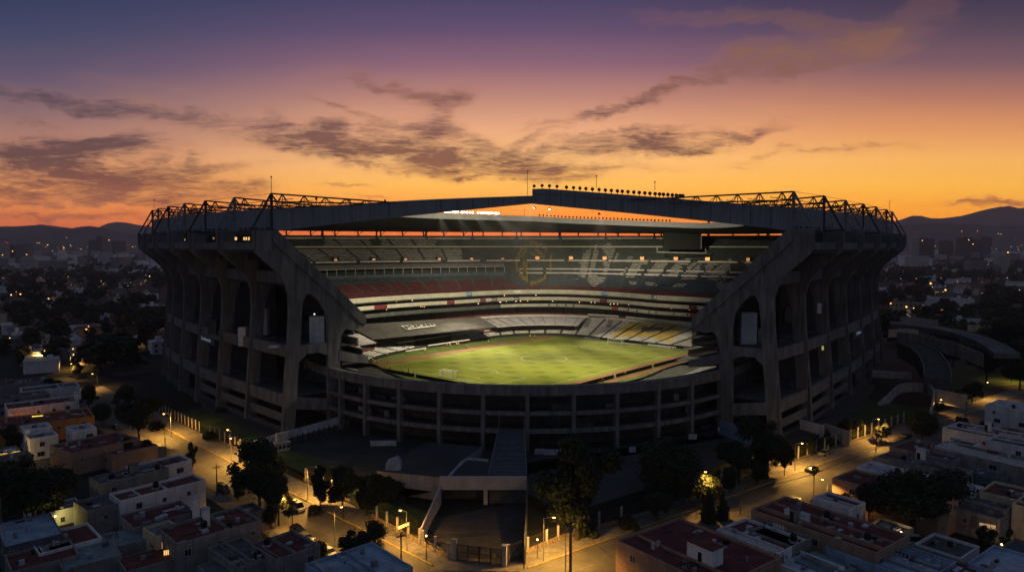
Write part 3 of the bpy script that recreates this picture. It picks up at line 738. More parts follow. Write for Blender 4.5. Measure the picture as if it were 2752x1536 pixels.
for u, w, t_, m in ((923, 9, 'BAUSER', BLUES), (907, 6, None, BLUES), (1253, 6, 'ZALZBACH', BLUES), (1632, 6, 'ACCIPATO', BLUES)): ringsign(u, .1, 30.8, 32.6, w, m, t_)
ringsign(1384, .1, 31, 32.8, 7, WHT, '\u2022 \u2022 \u2022 \u2022 \u2022', BLACK); ringsign(1903, .1, 31, 32.6, 5, SGREY, 'BOXSET')
ringsign(1761, .1, 30.6, 33, 4.5, SGREY, '8')
for u, w in ((1022, 8), (1207, 6.5), (1292, 6), (1631, 8), (1856, 8)): ringsign(u, 1.6, 26.9, 28.8, w, REDP, None)
for u, t_ in ((1323, 'FREKLAVET'), (1382, 'FARBORNA')): ringsign(u, 1.6, 26.9, 28.8, 6, mat('panel_dark', (.12, .08, .07), .7), t_)
for u, w in ((1661, 6.5), (1858, 6)): ringsign(u, 3.1, 23.3, 24.9, w, REDB, None)
for u in (1475, 1497, 1522, 1541, 1690, 1714, 1746, 1764, 1812, 1848): ringsign(u, 3.1, 23.6, 24.6, .9, REDP if u > 1740 else BLACK, None, kind='emblem')
random.seed(3)
for k in range(46):
    u = random.choice([random.uniform(930, 1500), random.uniform(1100, 1500), random.uniform(1500, 1880)]); lv = random.choice((0, 1, 1, 1)); p, n = on_ring(u, -5, 24.9+.1 if lv else 28.9); mb = MB(); s_ = random.uniform(.09, .2); mb.box(-.1, .1, -s_*1.4, s_*1.4, 0, s_*2)
    o = mb.build('box_lamp', LAMPW if random.random() < .6 else LAMPS, stad); o.location = p-PC+Vector((0, 0, random.uniform(.2, 1.2))); o.rotation_euler.z = math.atan2(n.y, n.x)
# scoreboard hanging over the far right stand
a, c = PD(1783, 668, 408), PD(1884, 612, 408)
mb = MB(); mb.box(a.x, c.x, 408, 410.5, a.z, c.z); mb.box(a.x-.3, c.x+.3, 407.7, 408.1, a.z-.4, a.z); sb = part(mb, 'scoreboard', mat('screen_off', (.018, .022, .018), .5, .2, .3))
mb = MB(); mb.box(c.x, c.x+.35, 407.6, 410.8, a.z, c.z); o = mb.build('frame_edge', CONL, sb)
mb = MB(); q0, q1 = PD(1766, 677, 400), PD(1898, 680, 400); mb.bar(q0, q1, .35); mb.bar(q0, q0+Vector((.4, 2, 2.5)), .3); mb.bar(q1, q1+Vector((0, 2, 2.5)), .3); part(mb, 'scoreboard_rail', CONL)
# --- lower tier
def low_cls(u, v, th, f, aisle):
    if aisle: return -1
    if u < 1010: return 4 if (f < .5 or .62 < f < .76) else 2
    if u < 1290:
        if 1116 < u < 1216: return 1
        return 0 if f < .35 else 2
    if u < 1545: return 4 if f < .8 else 2
    if u > 1860: return 4
    # yellow emblem behind the far goal
    if in_poly(u, v, [(1690, 868), (1800, 868), (1845, 876), (1840, 884), (1800, 920), (1745, 905), (1640, 905), (1672, 880)]):
        if in_poly(u, v, [(1728, 877), (1785, 880), (1782, 892), (1770, 888), (1745, 893), (1722, 890)]) : return 0
        return 5
    return 3 if (u+v*.4) % 60 < 14 and v < 880 else 2
def ground_z(th): return 14.6
R2z = 21.0
def lower_o(th, z=0): 
    a = R3(th, 0); c = R2(th, 0); return c
tier('lower_seating', R2, R3, 21.0, 15.2, 26, math.radians(-24), math.radians(203), 420, low_cls, 7.0, .13, .7)
# concourse between lower tier and balconies
mb = MB(); ts = arc(TR, TL, 120)
for p, q in zip(ts[:-1], ts[1:]):
    A, B = R2(p, 21), R2(q, 21); C_, D_ = INN(q, 21.2), INN(p, 21.2)
    if (C_.xy-PC.xy).length < (B.xy-PC.xy).length+1 or (D_.xy-PC.xy).length < (A.xy-PC.xy).length+1:
        if len(mb.f): break
        continue
    mb.face([A, B, C_, D_])
part(mb, 'concourse', COND)
mb = MB(); fn2 = lambda t: R2(t, 0)
band(mb, fn2, arc(math.radians(-24), math.radians(200), 120), .4, 21, 22.2); part(mb, 'tier_wall', CONL)
mb = MB(); band(mb, lambda t: (lambda o: o+(Vector((o.x, o.y, 0))-PC).normalized()*7)(R2(t, 0)), arc(math.radians(-10), math.radians(200), 100), .4, 21.2, 22.4); part(mb, 'rear_seat_row', SRED)
# pitch-side wall
mb = MB(); band(mb, lambda t: R3(t, 0), arc(0, 2*math.pi, 200), .35, 13.9, 15.25); part(mb, 'perimeter_wall', BLACK)
# near side: sloping dark stand from the pitch wall up to the parapet
def PARC(th, z=0):
    c0 = Vector((6, 281, 0)); # circle of radius 88 round its own centre, returned along the ray from PC
    d = Vector((math.cos(th), math.sin(th), 0)); o = PC-c0; bq = o.dot(d); cq = o.dot(o)-87.6**2; t = -bq+math.sqrt(bq*bq-cq); p = PC+d*t; p.z = z; return p
tA, tB = math.radians(206), math.radians(334)
mb = MB(); ts = arc(tA, tB, 90)
for p, q in zip(ts[:-1], ts[1:]):
    for f0, f1, z0, z1 in ((0, .3, 14.7, 14.6), (.3, .95, 14.6, 17.2)):
        A, B = mixp(R3(p, 0), PARC(p), f0), mixp(R3(q, 0), PARC(q), f0); C_, D_ = mixp(R3(q, 0), PARC(q), f1), mixp(R3(p, 0), PARC(p), f1)
        mb.face([(A.x, A.y, z0), (B.x, B.y, z0), (C_.x, C_.y, z1), (D_.x, D_.y, z1)], 0 if f0 == 0 else (1 if (math.degrees(p) < 245 or math.degrees(p) > 300) else 1))
part(mb, 'near_terrace', [TREAD, mat('terrace_grey', (.16, .16, .17), .85, .3, .6)])
mb = MB(); band(mb, PARC, arc(tA, tB, 110), 1.2, 17.4, 20.0); band(mb, PARC, arc(tA, tB, 110), 2.2, 19.96, 20.2)
part(mb, 'parapet', CON)
for z0, z1 in ((11.8, 12.9), (6.7, 7.9)):
    mb = MB(); band(mb, PARC, arc(tA, tB, 110), .9, z0, z1); part(mb, 'facade_beam', CON)
mb = MB(); band(mb, lambda t: PARC(t)+(PC-PARC(t)).normalized()*7, arc(tA, tB, 90), .3, 0, 19); part(mb, 'facade_back_wall', COND)
for z in (12.2, 7.2, 17.3):
    mb = MB(); band(mb, lambda t: PARC(t)+(PC-PARC(t)).normalized()*.9, arc(tA, tB, 90), 6, z, z+.3); part(mb, 'facade_floor', COND)
for u in (914, 980, 1072, 1181, 1298, 1418, 1542, 1658, 1770, 1860, 1940):
    t = min(arc(tA, tB, 900), key=lambda t: abs(proj(PARC(t, 15))[0]-u)); p = PARC(t); n = (PC-p).normalized(); C = empty('facade_column', p-PC, math.atan2(n.y, n.x), stad)
    mb = MB(); mb.prism([(-.6, 0), (-.25, 19.4), (1.4, 19.4), (1.4, 0)], -.55, .55); mb.build('shaft', CON, C)
    KIDS_ = None
random.seed(9)
for k in range(34):
    t = random.uniform(tA+.1, tB-.1); p = PARC(t); n = (PC-p).normalized(); z = random.choice((12.6, 7.6, 2, 7.6)); mb = MB(); w = random.uniform(.6, 3.2); mb.box(0, .4, -w, w, 0, random.uniform(.8, 2.6))
    o = mb.build('kiosk_box', random.choice([COND, WGRY, COND, STEELG]), stad); o.location = p-PC+n*random.uniform(2.5, 6)+Vector((0, 0, z)); o.rotation_euler.z = math.atan2(n.y, n.x)
for u, w, v in ((1152, 30, 1198), (1030, 70, 1188), (1450, 26, 1210), (1492, 62, 1212), (1700, 18, 1205), (1862, 22, 1170), (1940, 20, 1150)):
    a = P(u-w/2, v+10, 2); c = P(u+w/2, v+9, 2); d = (c-a); mb = MB(); L_ = d.length; mb.box(0, L_, 0, .3, 0, 1.5); o = mb.build('low_barrier', RWHT, stad); o.location = a-PC; o.rotation_euler.z = math.atan2(d.y, d.x)
for t0, u0 in ((0, 1148), (0, 1590)):
    pass
# canopies over the lower tier
def slabq(pts, th, name, m, par=None):
    mb = MB(); lo = [Vector(p)-Vector((0, 0, th)) for p in pts]; mb.hexa(lo+[Vector(p) for p in pts]); return part(mb, name, m)
CANG = mat('canopy_grey', (.055, .053, .05), .95, .3, .25, stain=.4); CANW = mat('canopy_pale', (.36, .34, .36), .8, .2, .3, (1, 1, 1), stain=.3)
cg = slabq([P(1000, 909, 21.6), P(1334, 876, 21.6), P(1290, 851, 24.5), P(930, 873, 24.5)], .5, 'stand_canopy', CANG)
slabq([P(904, 905, 22.2), P(962, 927, 20.8), P(926, 897, 23.3), P(904, 887, 23.3)], .4, 'stand_canopy', CANG)
tx = P(1127, 876, 23.0); 
mb = MB()
def L3(u, v): return P(u, v, 23.32+ (880-v)*.05)
fr = [((1078, 876), (1160, 866)), ((1095, 884), (1170, 874)), ((1078, 876), (1095, 884)), ((1160, 866), (1170, 874))]+[((1092+12*k, 874.5-1.5*k), (1100+12*k, 883-1.4*k)) for k in range(6)]+[((1100, 880), (1112, 875)), ((1124, 879), (1136, 873))]
for (a, c) in fr: mb.bar(P(*a, 23.6), P(*c, 23.6), .16)
part(mb, 'canopy_lettering', mat('letter_pale', (.5, .5, .5), .6))
fr_ = [P(1337, 877, 19.6), P(1390, 872.5, 19.6), P(1440, 871, 19.6), P(1500, 871, 19.6), P(1553, 873, 19.6)]; bk = [P(1294, 859, 21.5), P(1350, 854, 21.5), P(1420, 851, 21.5), P(1500, 851.5, 21.5), P(1570, 855, 21.5)]
mb = MB()
for k in range(4):
    mb.hexa([fr_[k]-Vector((0, 0, .5)), fr_[k+1]-Vector((0, 0, .5)), bk[k+1]-Vector((0, 0, .5)), bk[k]-Vector((0, 0, .5)), fr_[k], fr_[k+1], bk[k+1], bk[k]])
cp = part(mb, 'stand_canopy', CANW)
mb = MB()
for k in range(9):
    f = (k+.5)/9*4; j = min(3, int(f)); w = f-j; mb.bar(mixp(fr_[j], fr_[j+1], w)+Vector((0, 0, .1)), mixp(bk[j], bk[j+1], w)+Vector((0, 0, .1)), .14)
mb.build('canopy_seam', COND, cp)
cs = slabq([P(964, 926, 21), P(1011, 920, 21), P(964, 896, 23.5), P(927, 897, 23.5)], .3, 'stand_canopy', CANW)
# white rail bands behind the goal stand
for (u0, v0, u1, v1) in ((1580, 847, 1662, 852), (1682, 854, 1868, 872), (1900, 876, 1955, 883)):
    a, c = P(u0, v0, 22.6), P(u1, v1, 22.6); mb = MB(); mb.hexa([a, c, c+Vector((0, .5, 0)), a+Vector((0, .5, 0)), a+Vector((0, 0, .9)), c+Vector((0, 0, .9)), c+Vector((0, .5, .9)), a+Vector((0, .5, .9))]); part(mb, 'stand_rail', CONL)
# dugout roofs and front ledge of the left touchline stand
for (u0, v0, u1, v1, z) in ((1068, 921, 1205, 901, 17.6), (1210, 900, 1316, 887, 17.6), (1150, 928, 1262, 912, 15.8), (1090, 943, 1145, 934, 15.4)):
    a, c = P(u0, v0, z), P(u1, v1, z); mb = MB(); mb.bar(a, c, .28); part(mb, 'stand_rail', CONL)
# floodlights
def flood(p, aim, lit, r=.55, name='floodlight'):
    d = (Vector(aim)-Vector(p)).normalized(); o = empty(name, Vector(p)-PC, 0, stad); o.rotation_euler = d.to_track_quat('X', 'Z').to_euler()
    mb = MB(); n = 12
    for k in range(n):
        a0, a1 = 2*math.pi*k/n, 2*math.pi*(k+1)/n
        q = lambda a, rr, x: (x, rr*math.cos(a), rr*math.sin(a))
        mb.face([q(a0, r, .25), q(a1, r, .25), q(a1, r*.8, -.25), q(a0, r*.8, -.25)]); mb.face([q(a0, r*.8, -.25), q(a1, r*.8, -.25), (-.4, 0, 0)])
    mb.bar((-.1, 0, -r*.7), (-.1, 0, -r-.7), .1); mb.build('housing', STEEL, o)
    mb = MB(); mb.face([(.22, r*.93*math.cos(2*math.pi*k/n), r*.93*math.sin(2*math.pi*k/n)) for k in range(n)]); mb.build('lens', FLOOD if lit else GLASS, o)
    return o
pitchC = (13, 278, 14)
random.seed(5)
def on_inner(u, dz):
    j = min(range(NI), key=lambda k: abs(proj(inn_pts[k])[0]-u) if inn_pts[k].y > 340 else 1e9); p = inn_pts[j]; q = inn_pts[min(NI, j+1)] if proj(inn_pts[j])[0] < u else inn_pts[max(0, j-1)]
    up_, uq = proj(p)[0], proj(q)[0]; f = 0 if uq == up_ else (u-up_)/(uq-up_); r = mixp(p, q, f); return Vector((r.x, r.y, r.z+2.9+dz))
lit_pos = []
for k in range(24):
    u = [1163, 1171, 1179, 1187, 1196, 1203, 1209, 1217, 1224, 1230, 1242, 1248, 1255, 1263, 1270, 1285, 1293, 1299, 1306, 1313, 1321, 1328, 1334, 1340][k]
    p = on_inner(u, 1.0); flood(p, (p.x*.6, p.y-90, p.z-22), True, random.uniform(.42, .66)); lit_pos.append(p)
for k in range(36):
    p = on_inner(1450+k*(1800-1450)/35, .8); flood(p, (p.x*.8, p.y-80, p.z-12), False, .52)
near_pos = []
A0 = Vector((PR[0].x, PR[0].y, 0))
for u in [1436, 1457, 1477, 1497, 1522, 1541, 1558, 1575, 1592, 1610, 1627, 1643, 1659, 1673, 1688, 1704, 1718, 1733, 1747, 1761, 1773, 1784, 1795, 1807, 1818, 1828, 1836]:
    f = min([i/600 for i in range(601)], key=lambda f: abs(proj(A0+(seam-A0)*f+Vector((0, 0, 76)))[0]-u)); p = A0+(seam-A0)*f; p.z = zright(f)+1.1; flood(p, (p.x, p.y+80, p.z-10), False, .62); near_pos.append(p)
# spots at the lamp rows, plus lamps added to fill the near pitch
def NP(i, s):     # s < 0: unseen lamps added under the roof end, s > 0: the row on top
    p = near_pos[i].copy()
    if s < 0:
        f = (Vector((p.x, p.y, 0))-A0).length/(seam-A0).length; p.z = 63.6+(SEAMZ-63.7)*f**.92-1.2; p.y -= .3
    else: p = p+Vector((0, s, -.6))
    return p
for k, (p, t, e, sz) in enumerate([(lit_pos[2], (-14, 292, 14), .62e6, 26), (lit_pos[8], (10, 290, 14), .5e6, 26), (lit_pos[14], (34, 290, 14), .6e6, 26), (lit_pos[20], (60, 305, 14), 1.1e6, 28),
    (NP(0, -2.5), (-24, 252, 14), 1.9e5, 80), (NP(2, -2.5), (6, 246, 14), 1.8e5, 84), (NP(9, -2.5), (40, 258, 14), 2.4e5, 84),
    (NP(1, 6), (-16, 330, 14), 4.6e5, 72), (NP(2, 5), (-42, 304, 17), 6.5e5, 60), (NP(3, 3), (40, 340, 16), 1.0e6, 72), (NP(2, 3), (25, 385, 30), 3e5, 80), (NP(3, 3), (80, 350, 30), 2.6e5, 66), (NP(1, 6), (-70, 370, 42), 3e5, 62)]):
    if 4 <= k <= 6: flood(p, t, True, .5)      # housings made up for the lamps added under the roof end
    dd = (Vector(t)-p).normalized(); p = p+dd*(1.6 if k < 4 else 1.0)
    spot('floodlight_beam', p, t, e, (1, .85, .55), R(sz), .8, .6, stad)
# masts on the roof
for u, v0, v1, D in ((729, 475, 520, 211), (1418, 461, 530, 262), (1603, 473, 505, 250), (1760, 489, 510, 238), (2391, 541, 565, 322), (414, 537, 560, 305), (1410, 563, 582, 386)):
    a, c = PD(u, v1, D), PD(u, v0, D); mb = MB(); mb.bar(a, c, .10, 0, .07); mb.ball((c.x, c.y, c.z), .3, 0, 6); part(mb, 'mast', STEEL)
for u, D in ((850, 222), (940, 232), (1035, 246)):
    a, c = PD(u, 556, D), PD(u, 534+(u-850)*.03, D); mb = MB(); mb.bar(a, c, .12); mb.box(c.x-.3, c.x+.3, c.y-.3, c.y+.3, c.z-.4, c.z+.4); part(mb, 'roof_antenna', STEEL)
# lettered signs between the ribs
def ribsign(u0, v0, u1, v1, D0, D1, h, txt, m):
    a, c = PD(u0, v0, D0), PD(u1, v1, D1); d = c-a; L_ = d.length; B = empty('lettered_sign', a-PC, math.atan2(d.y, d.x), stad); B.rotation_euler = (0, -math.asin(d.z/L_), math.atan2(d.y, d.x))
    mb = MB(); mb.box(0, L_, 0, .2, -h, 0); mb.build('panel', m, B); text(txt, h*.62, TEXTW, B, (L_/2, -.04, -h/2), (math.pi/2, 0, 0))
SGN = mat('sign_teal', (.03, .085, .13), .6, .2, 1)
p0, p1 = RP(3, 3.9, 29), RP(2, 3.9, 29)
ribsign(533, 894, 575, 907, 243, 232, 2.8, 'Eno Bnezza\'s', SGN)
ribsign(2296, 890, 2320, 878, 246, 256, 2.6, 'B Sehmen', SGN)

# ------------------------------------------------------------------ pitch, markings, goals
PZ = 14.0
aP = R(49.2); oP = Vector((4.33, 216.2, PZ)); e1 = Vector((math.cos(aP), math.sin(aP), 0)); e2 = Vector((-math.sin(aP), math.cos(aP), 0))
def FP(x, y, z=PZ): p = oP+e1*x+e2*y; return Vector((p.x, p.y, z))
mb = MB(); ts = arc(0, 2*math.pi, 160); mb.face([R3(t, PZ) for t in ts[:-1]]); o = mb.build('grass_surround', LAWN if False else mat('surround_turf', (.06, .085, .015), .95, .3, .3)); o['kind'] = 'structure'
mb = MB(); mb.face([(-3.5, -3.5, 0), (108.5, -3.5, 0), (108.5, 71.5, 0), (-3.5, 71.5, 0)]); o = mb.build('pitch', TURF); o.location = (oP.x, oP.y, PZ+.02); o.rotation_euler.z = aP; o['kind'] = 'structure'
mb = MB()
def qd(x0, x1, y0, y1, z=PZ+.01): mb.face([FP(x0, y0, z), FP(x1, y0, z), FP(x1, y1, z), FP(x0, y1, z)])
qd(-5, 108, 71.5, 77); qd(2, 108, -7, -3.5); qd(-7, -3.5, 50, 77)
o = mb.build('running_track', DIRT); o['kind'] = 'structure'
mb = MB(); qd(14, 104, -13.5, -10.6, PZ+.012); o = mb.build('clay_path', DIRT); o['kind'] = 'structure'
LINE = mat('line_white', (.38, .40, .28), .8, .1, 1)
mb = MB(); W_ = .14
def ln(x0, y0, x1, y1):
    a, c = FP(x0, y0, PZ+.04), FP(x1, y1, PZ+.04); d = (c-a).normalized(); n = Vector((-d.y, d.x, 0))*W_/2*1.4; mb.face([a-n, c-n, c+n, a+n])
for x0, y0, x1, y1 in ((0, 0, 105, 0), (0, 68, 105, 68), (0, 0, 0, 68), (105, 0, 105, 68), (52.5, 0, 52.5, 68)): ln(x0, y0, x1, y1)
for s in (0, 1):
    X_ = lambda x: x if not s else 105-x
    ln(X_(0), 13.84, X_(16.5), 13.84); ln(X_(0), 54.16, X_(16.5), 54.16); ln(X_(16.5), 13.84, X_(16.5), 54.16)
    ln(X_(0), 24.84, X_(5.5), 24.84); ln(X_(0), 43.16, X_(5.5), 43.16); ln(X_(5.5), 24.84, X_(5.5), 43.16)
    for k in range(12):
        a0, a1 = R(-53+106*k/12), R(-53+106*(k+1)/12); ln(X_(11+9.15*math.cos(a0)), 34+9.15*math.sin(a0), X_(11+9.15*math.cos(a1)), 34+9.15*math.sin(a1))
for k in range(48):
    a0, a1 = 2*math.pi*k/48, 2*math.pi*(k+1)/48; ln(52.5+9.15*math.cos(a0), 34+9.15*math.sin(a0), 52.5+9.15*math.cos(a1), 34+9.15*math.sin(a1))
o = mb.build('line_marking', LINE); o['kind'] = 'structure'
WP = mat('goal_white', (.85, .84, .80), .5, .05, 1)
def goal(x, s, label):
    g = empty('football_goal', FP(x, 34)); g.rotation_euler.z = aP+(0 if s > 0 else math.pi); tag(g, label, 'goal', 'goals on the pitch')
    mb = MB(); r_ = .19; mb.bar((0, -3.66, 0), (0, -3.66, 2.44), r_); mb.bar((0, 3.66, 0), (0, 3.66, 2.44), r_); mb.bar((0, -3.78, 2.44), (0, 3.78, 2.44), r_); mb.build('goal_frame', WP, g)
    mb = MB(); 
    for y in (-3.66, 3.66): mb.bar((-1.9, y, 0), (-1.9, y, 2.3), .05); mb.bar((-1.9, y, 2.3), (0, y, 2.44), .04)
    mb.bar((-1.9, -3.66, 2.3), (-1.9, 3.66, 2.3), .04); mb.build('net_support', WP, g)
    mb = MB()
    for k in range(15): y = -3.66+7.32*k/14; mb.bar((-1.9, y, 0), (-1.9, y, 2.3), .022); mb.bar((-1.9, y, 2.3), (0, y, 2.44), .022)
    for k in range(6): z = .45*k; mb.bar((-1.9, -3.66, z), (-1.9, 3.66, z), .022); mb.bar((-1.9, -3.66, z), (0, -3.66, z), .02); mb.bar((-1.9, 3.66, z), (0, 3.66, z), .02)
    mb.build('net', WP, g)
goal(0, 1, 'white goal with net at the nearer left end of the green pitch'); goal(105, -1, 'white goal with net at the far right end, before the yellow seats')
def board(x0, y0, x1, y1, h, name, label, cat, m, z=PZ, txt=None, tm=None, group=None):
    a, c = FP(x0, y0, z), FP(x1, y1, z); d = c-a; B = empty(name, a, math.atan2(d.y, d.x)); tag(B, label, cat, group); L_ = d.length
    mb = MB(); mb.box(0, L_, -.1, .1, .05, h); mb.build('panel', m, B); mb = MB()
    for k in range(int(L_/4)+1): mb.box(min(L_-.1, k*4), min(L_-.1, k*4)+.1, .1, .4, 0, h*.9)
    mb.build('stand', STEEL, B)
    if txt: text(txt, h*.85, tm or TEXTW, B, (L_*.5, -.15, h*.5), (math.pi/2, 0, 0))
AG = 'advertising boards round the pitch'
board(-7.5, 66, -7.5, 44, 1.1, 'advertising_board', 'long black board behind the nearer goal line, left part', 'board', BLACK, group=AG)
board(-7.5, 43, -7.5, 22, 1.1, 'advertising_board', 'black board right behind the nearer goal', 'board', BLACK, group=AG, txt=None)
board(-7.5, 21.5, -7.5, 18.5, 1.5, 'advertising_board', 'small pale square board right of the nearer goal', 'board', WHT, group=AG, txt='HG', tm=BLACK)
board(-7.5, 18, -7.5, 4, 1.1, 'advertising_board', 'black board at the right end of the nearer goal line', 'board', BLACK, group=AG)
for k, (x0, x1, l) in enumerate(((6, 36, 'black board along the nearer touchline, nearest the parapet'), (38, 62, 'black board along the nearer touchline, middle stretch'), (64, 98, 'black board along the nearer touchline, stretch nearest the right corner'))):
    board(x0, -9.4, x1, -9.4, 1.2, 'advertising_board', l, 'board', BLACK, group=AG)
board(110.5, 20, 110.5, 6, .9, 'advertising_board', 'white banner at the far goal line, nearest the right corner', 'board', WP, group=AG)
board(109.5, 41, 109.5, 23, .35, 'advertising_board', 'low white banner lying right of the far goal', 'board', WP, group=AG)
board(109.5, 56, 109.5, 45, .3, 'advertising_board', 'low bluish white banner lying left of the far goal', 'board', RBLUE, group=AG)
for i, (u, v, s, w_) in enumerate(((1590, 908, '1 FERARAOTOSTER', 12), (1650, 912, 'DAGEE', 5), (1740, 920, 'A BER 7 1LESTER', 12), (1850, 936, 'CRAMFRIA', 7))):
    a = P(u, v, 15.4); B = empty('wall_lettering', a-PC, R(-36), stad); text(s, 1.0, mat('letter_pale', (.5, .5, .5), .6), B, (0, 0, 0), (math.pi/2, 0, 0))
def person(loc, rz, top, pants, label=None):
    mb = MB()
    def loft(secs, mi):
        n = 8; rings = []
        for (x, y, z, rx, ry) in secs: rings.append([(x+rx*math.cos(2*math.pi*k/n), y+ry*math.sin(2*math.pi*k/n), z) for k in range(n)])
        for a, c in zip(rings[:-1], rings[1:]):
            for k in range(n): mb.face([a[k], a[(k+1) % n], c[(k+1) % n], c[k]], mi)
        mb.face(rings[-1], mi); mb.face(rings[0][::-1], mi)
    for s in (-1, 1):
        loft([(.1*s, .08, 0, .05, .11), (.1*s, 0, .1, .055, .06), (.1*s, .01, .48, .065, .07), (.09*s, 0, .88, .095, .1)], 1)
        loft([(.31*s, .05, .72, .035, .045), (.29*s, 0, 1.05, .045, .05), (.21*s, 0, 1.42, .06, .065)], 0)
    loft([(0, 0, .84, .17, .12), (0, 0, 1.1, .16, .11), (0, 0, 1.38, .21, .13), (0, 0, 1.48, .08, .07)], 0)
    loft([(0, 0, 1.46, .055, .055), (0, .01, 1.54, .075, .085), (0, .01, 1.66, .085, .1), (0, 0, 1.78, .05, .06)], 2)
    o = mb.build('person', [top, pants, SKIN], None, loc, rz)
    return o
DARKC = mat('cloth_dark', (.02, .02, .03), .9, .1, 1)
pp = person((0, 0, 0), 0, VEST, DARKC); pp2 = person((0, 0, 0), 0, mat('cloth_orange', (.6, .2, .06), .8, .1, 1), DARKC)
spots_ = [(1002, 970), (1007, 974), (1014, 975), (1042, 972), (1049, 989), (1082, 994), (1098, 1000), (1112, 1004), (1016, 960), (979, 966), (975, 962), (1143, 943), (1201, 929), (1209, 929), (1227, 926), (1232, 926), (1254, 934), (1313, 919), (1425, 904), (1437, 905), (1805, 935), (1812, 936), (1844, 962), (1884, 948), (1890, 952), (1898, 946), (1860, 976), (1856, 982), (1785, 1002), (1620, 1024), (1576, 1034), (1680, 1006), (1742, 1010), (1091, 948), (1040, 955)]
first = {0: pp, 1: pp2}; used_ = set()
for i, (u, v) in enumerate(spots_):
    k = 0 if i % 4 else 1; s = first[k]; o = s if k not in used_ else s.copy()
    if k in used_: col.objects.link(o)
    used_.add(k); p = P(u, v+3, PZ+.02); o.location = p; o.rotation_euler.z = random.uniform(0, 6)
    tag(o, 'small standing figure in yellow vest and dark trousers by the pitch edge' if k == 0 else 'small standing figure in orange top and dark trousers by the pitch edge', 'person', 'people standing round the pitch in yellow' if k == 0 else 'people standing round the pitch in orange')
# ------------------------------------------------------------------ ground, streets
G = lambda u, v, z=0: P(u, v, z)
mb = MB(); mb.face([(-8900, -290, 0), (8900, -290, 0), (8900, 7500, 0), (-8900, 7500, 0)]); o = mb.build('ground', GROUND); o['kind'] = 'structure'
K1, K2 = G(1176, 1527), G(441, 1150); dL = (K2-K1).normalized(); nL = Vector((dL.y, -dL.x, 0))      # nL points to the stadium side
if nL.y < 0: nL = -nL
J1, J2 = G(1398, 1534), G(2350, 1198); dRr = (J2-J1).normalized(); nR = Vector((-dRr.y, dRr.x, 0))
def LS(s, b, z=0): p = K1+dL*s+nL*b; return Vector((p.x, p.y, z))    # street frame left: s along, b>0 towards the stadium
def RS(s, b, z=0): p = J1+dRr*s+nR*b; return Vector((p.x, p.y, z))
def quad(name, pts, m, z): mb = MB(); mb.face([(p[0], p[1], z) for p in pts]); o = mb.build(name, m); o['kind'] = 'structure'; return o
# cross roads
quad('road', [LS(-60, 0), LS(230, 0), LS(230, -12.5), LS(-60, -12.5)], ASPH, .02)
quad('road', [RS(-60, 0), RS(260, 0), RS(260, -12.5), RS(-60, -12.5)], ASPH, .028)
quad('road', [LS(118, -12.5), LS(130, -12.5), LS(130, -90), LS(118, -90)], ASPH, .024)
def kerb(name, a, c, w, h, m):
    d = c-a; n = Vector((-d.y, d.x, 0)).normalized()*w; mb = MB(); mb.hexa([a, c, c+n, a+n, a+Vector((0, 0, h)), c+Vector((0, 0, h)), c+n+Vector((0, 0, h)), a+n+Vector((0, 0, h))]); o = mb.build(name, m); o['kind'] = 'structure'; return o
kerb('kerb', LS(2, 0), LS(230, 0), -.25, .16, CURB); kerb('kerb', RS(2, 0), RS(260, 0), .25, .17, CURB)
kerb('kerb', LS(0, -12.5), LS(230, -12.5), .2, .15, SIDEW); kerb('kerb', RS(0, -12.5), RS(260, -12.5), -.2, .15, SIDEW)
quad('pavement', [LS(-2, .25), LS(230, .25), LS(230, 6), LS(-2, 6)], SIDEW, .12)
quad('pavement', [RS(-2, .25), RS(260, .25), RS(260, 6), RS(-2, 6)], SIDEW, .13)
quad('pavement', [LS(-60, -12.7), LS(230, -12.7), LS(230, -15.5), LS(-60, -15.5)], SIDEW, .10)
quad('pavement', [RS(-40, -12.7), RS(260, -12.7), RS(260, -15.5), RS(-40, -15.5)], SIDEW, .11)
quad('pavement', [G(1150, 1535), G(1420, 1536), G(1405, 1508), G(1205, 1490)], SIDEW, .125)
# faded markings and tyre tracks
mb = MB()
for st, n in ((LS, 1), (RS, 1)):
    for s in range(0, 230, 1):
        if s % 9 < 4: 
            a, c = st(s, -6.2, .04), st(s+1, -6.2, .04); e_ = (st(s, -6.1, .04)-a); mb.face([a, c, c+e_, a+e_])
o = mb.build('lane_marking', mat('paint_worn', (.22, .2, .16), .8, .6, 3)); o['kind'] = 'structure'
mb = MB()
for b_ in (-2.4, -4.1, -8.2, -10):
    for s in range(0, 220, 4):
        a, c = LS(s, b_, .03), LS(s+4.0, b_, .03); e_ = nL*.45; mb.face([a, c, c+e_, a+e_]); a, c = RS(s, b_, .036), RS(s+4.0, b_, .036); e_ = nR*.45; mb.face([a, c, c+e_, a+e_])
o = mb.build('worn_wheel_track', mat('asphalt_worn', (.05, .046, .042), .6, .3, .2, spec=.5)); o['kind'] = 'structure'
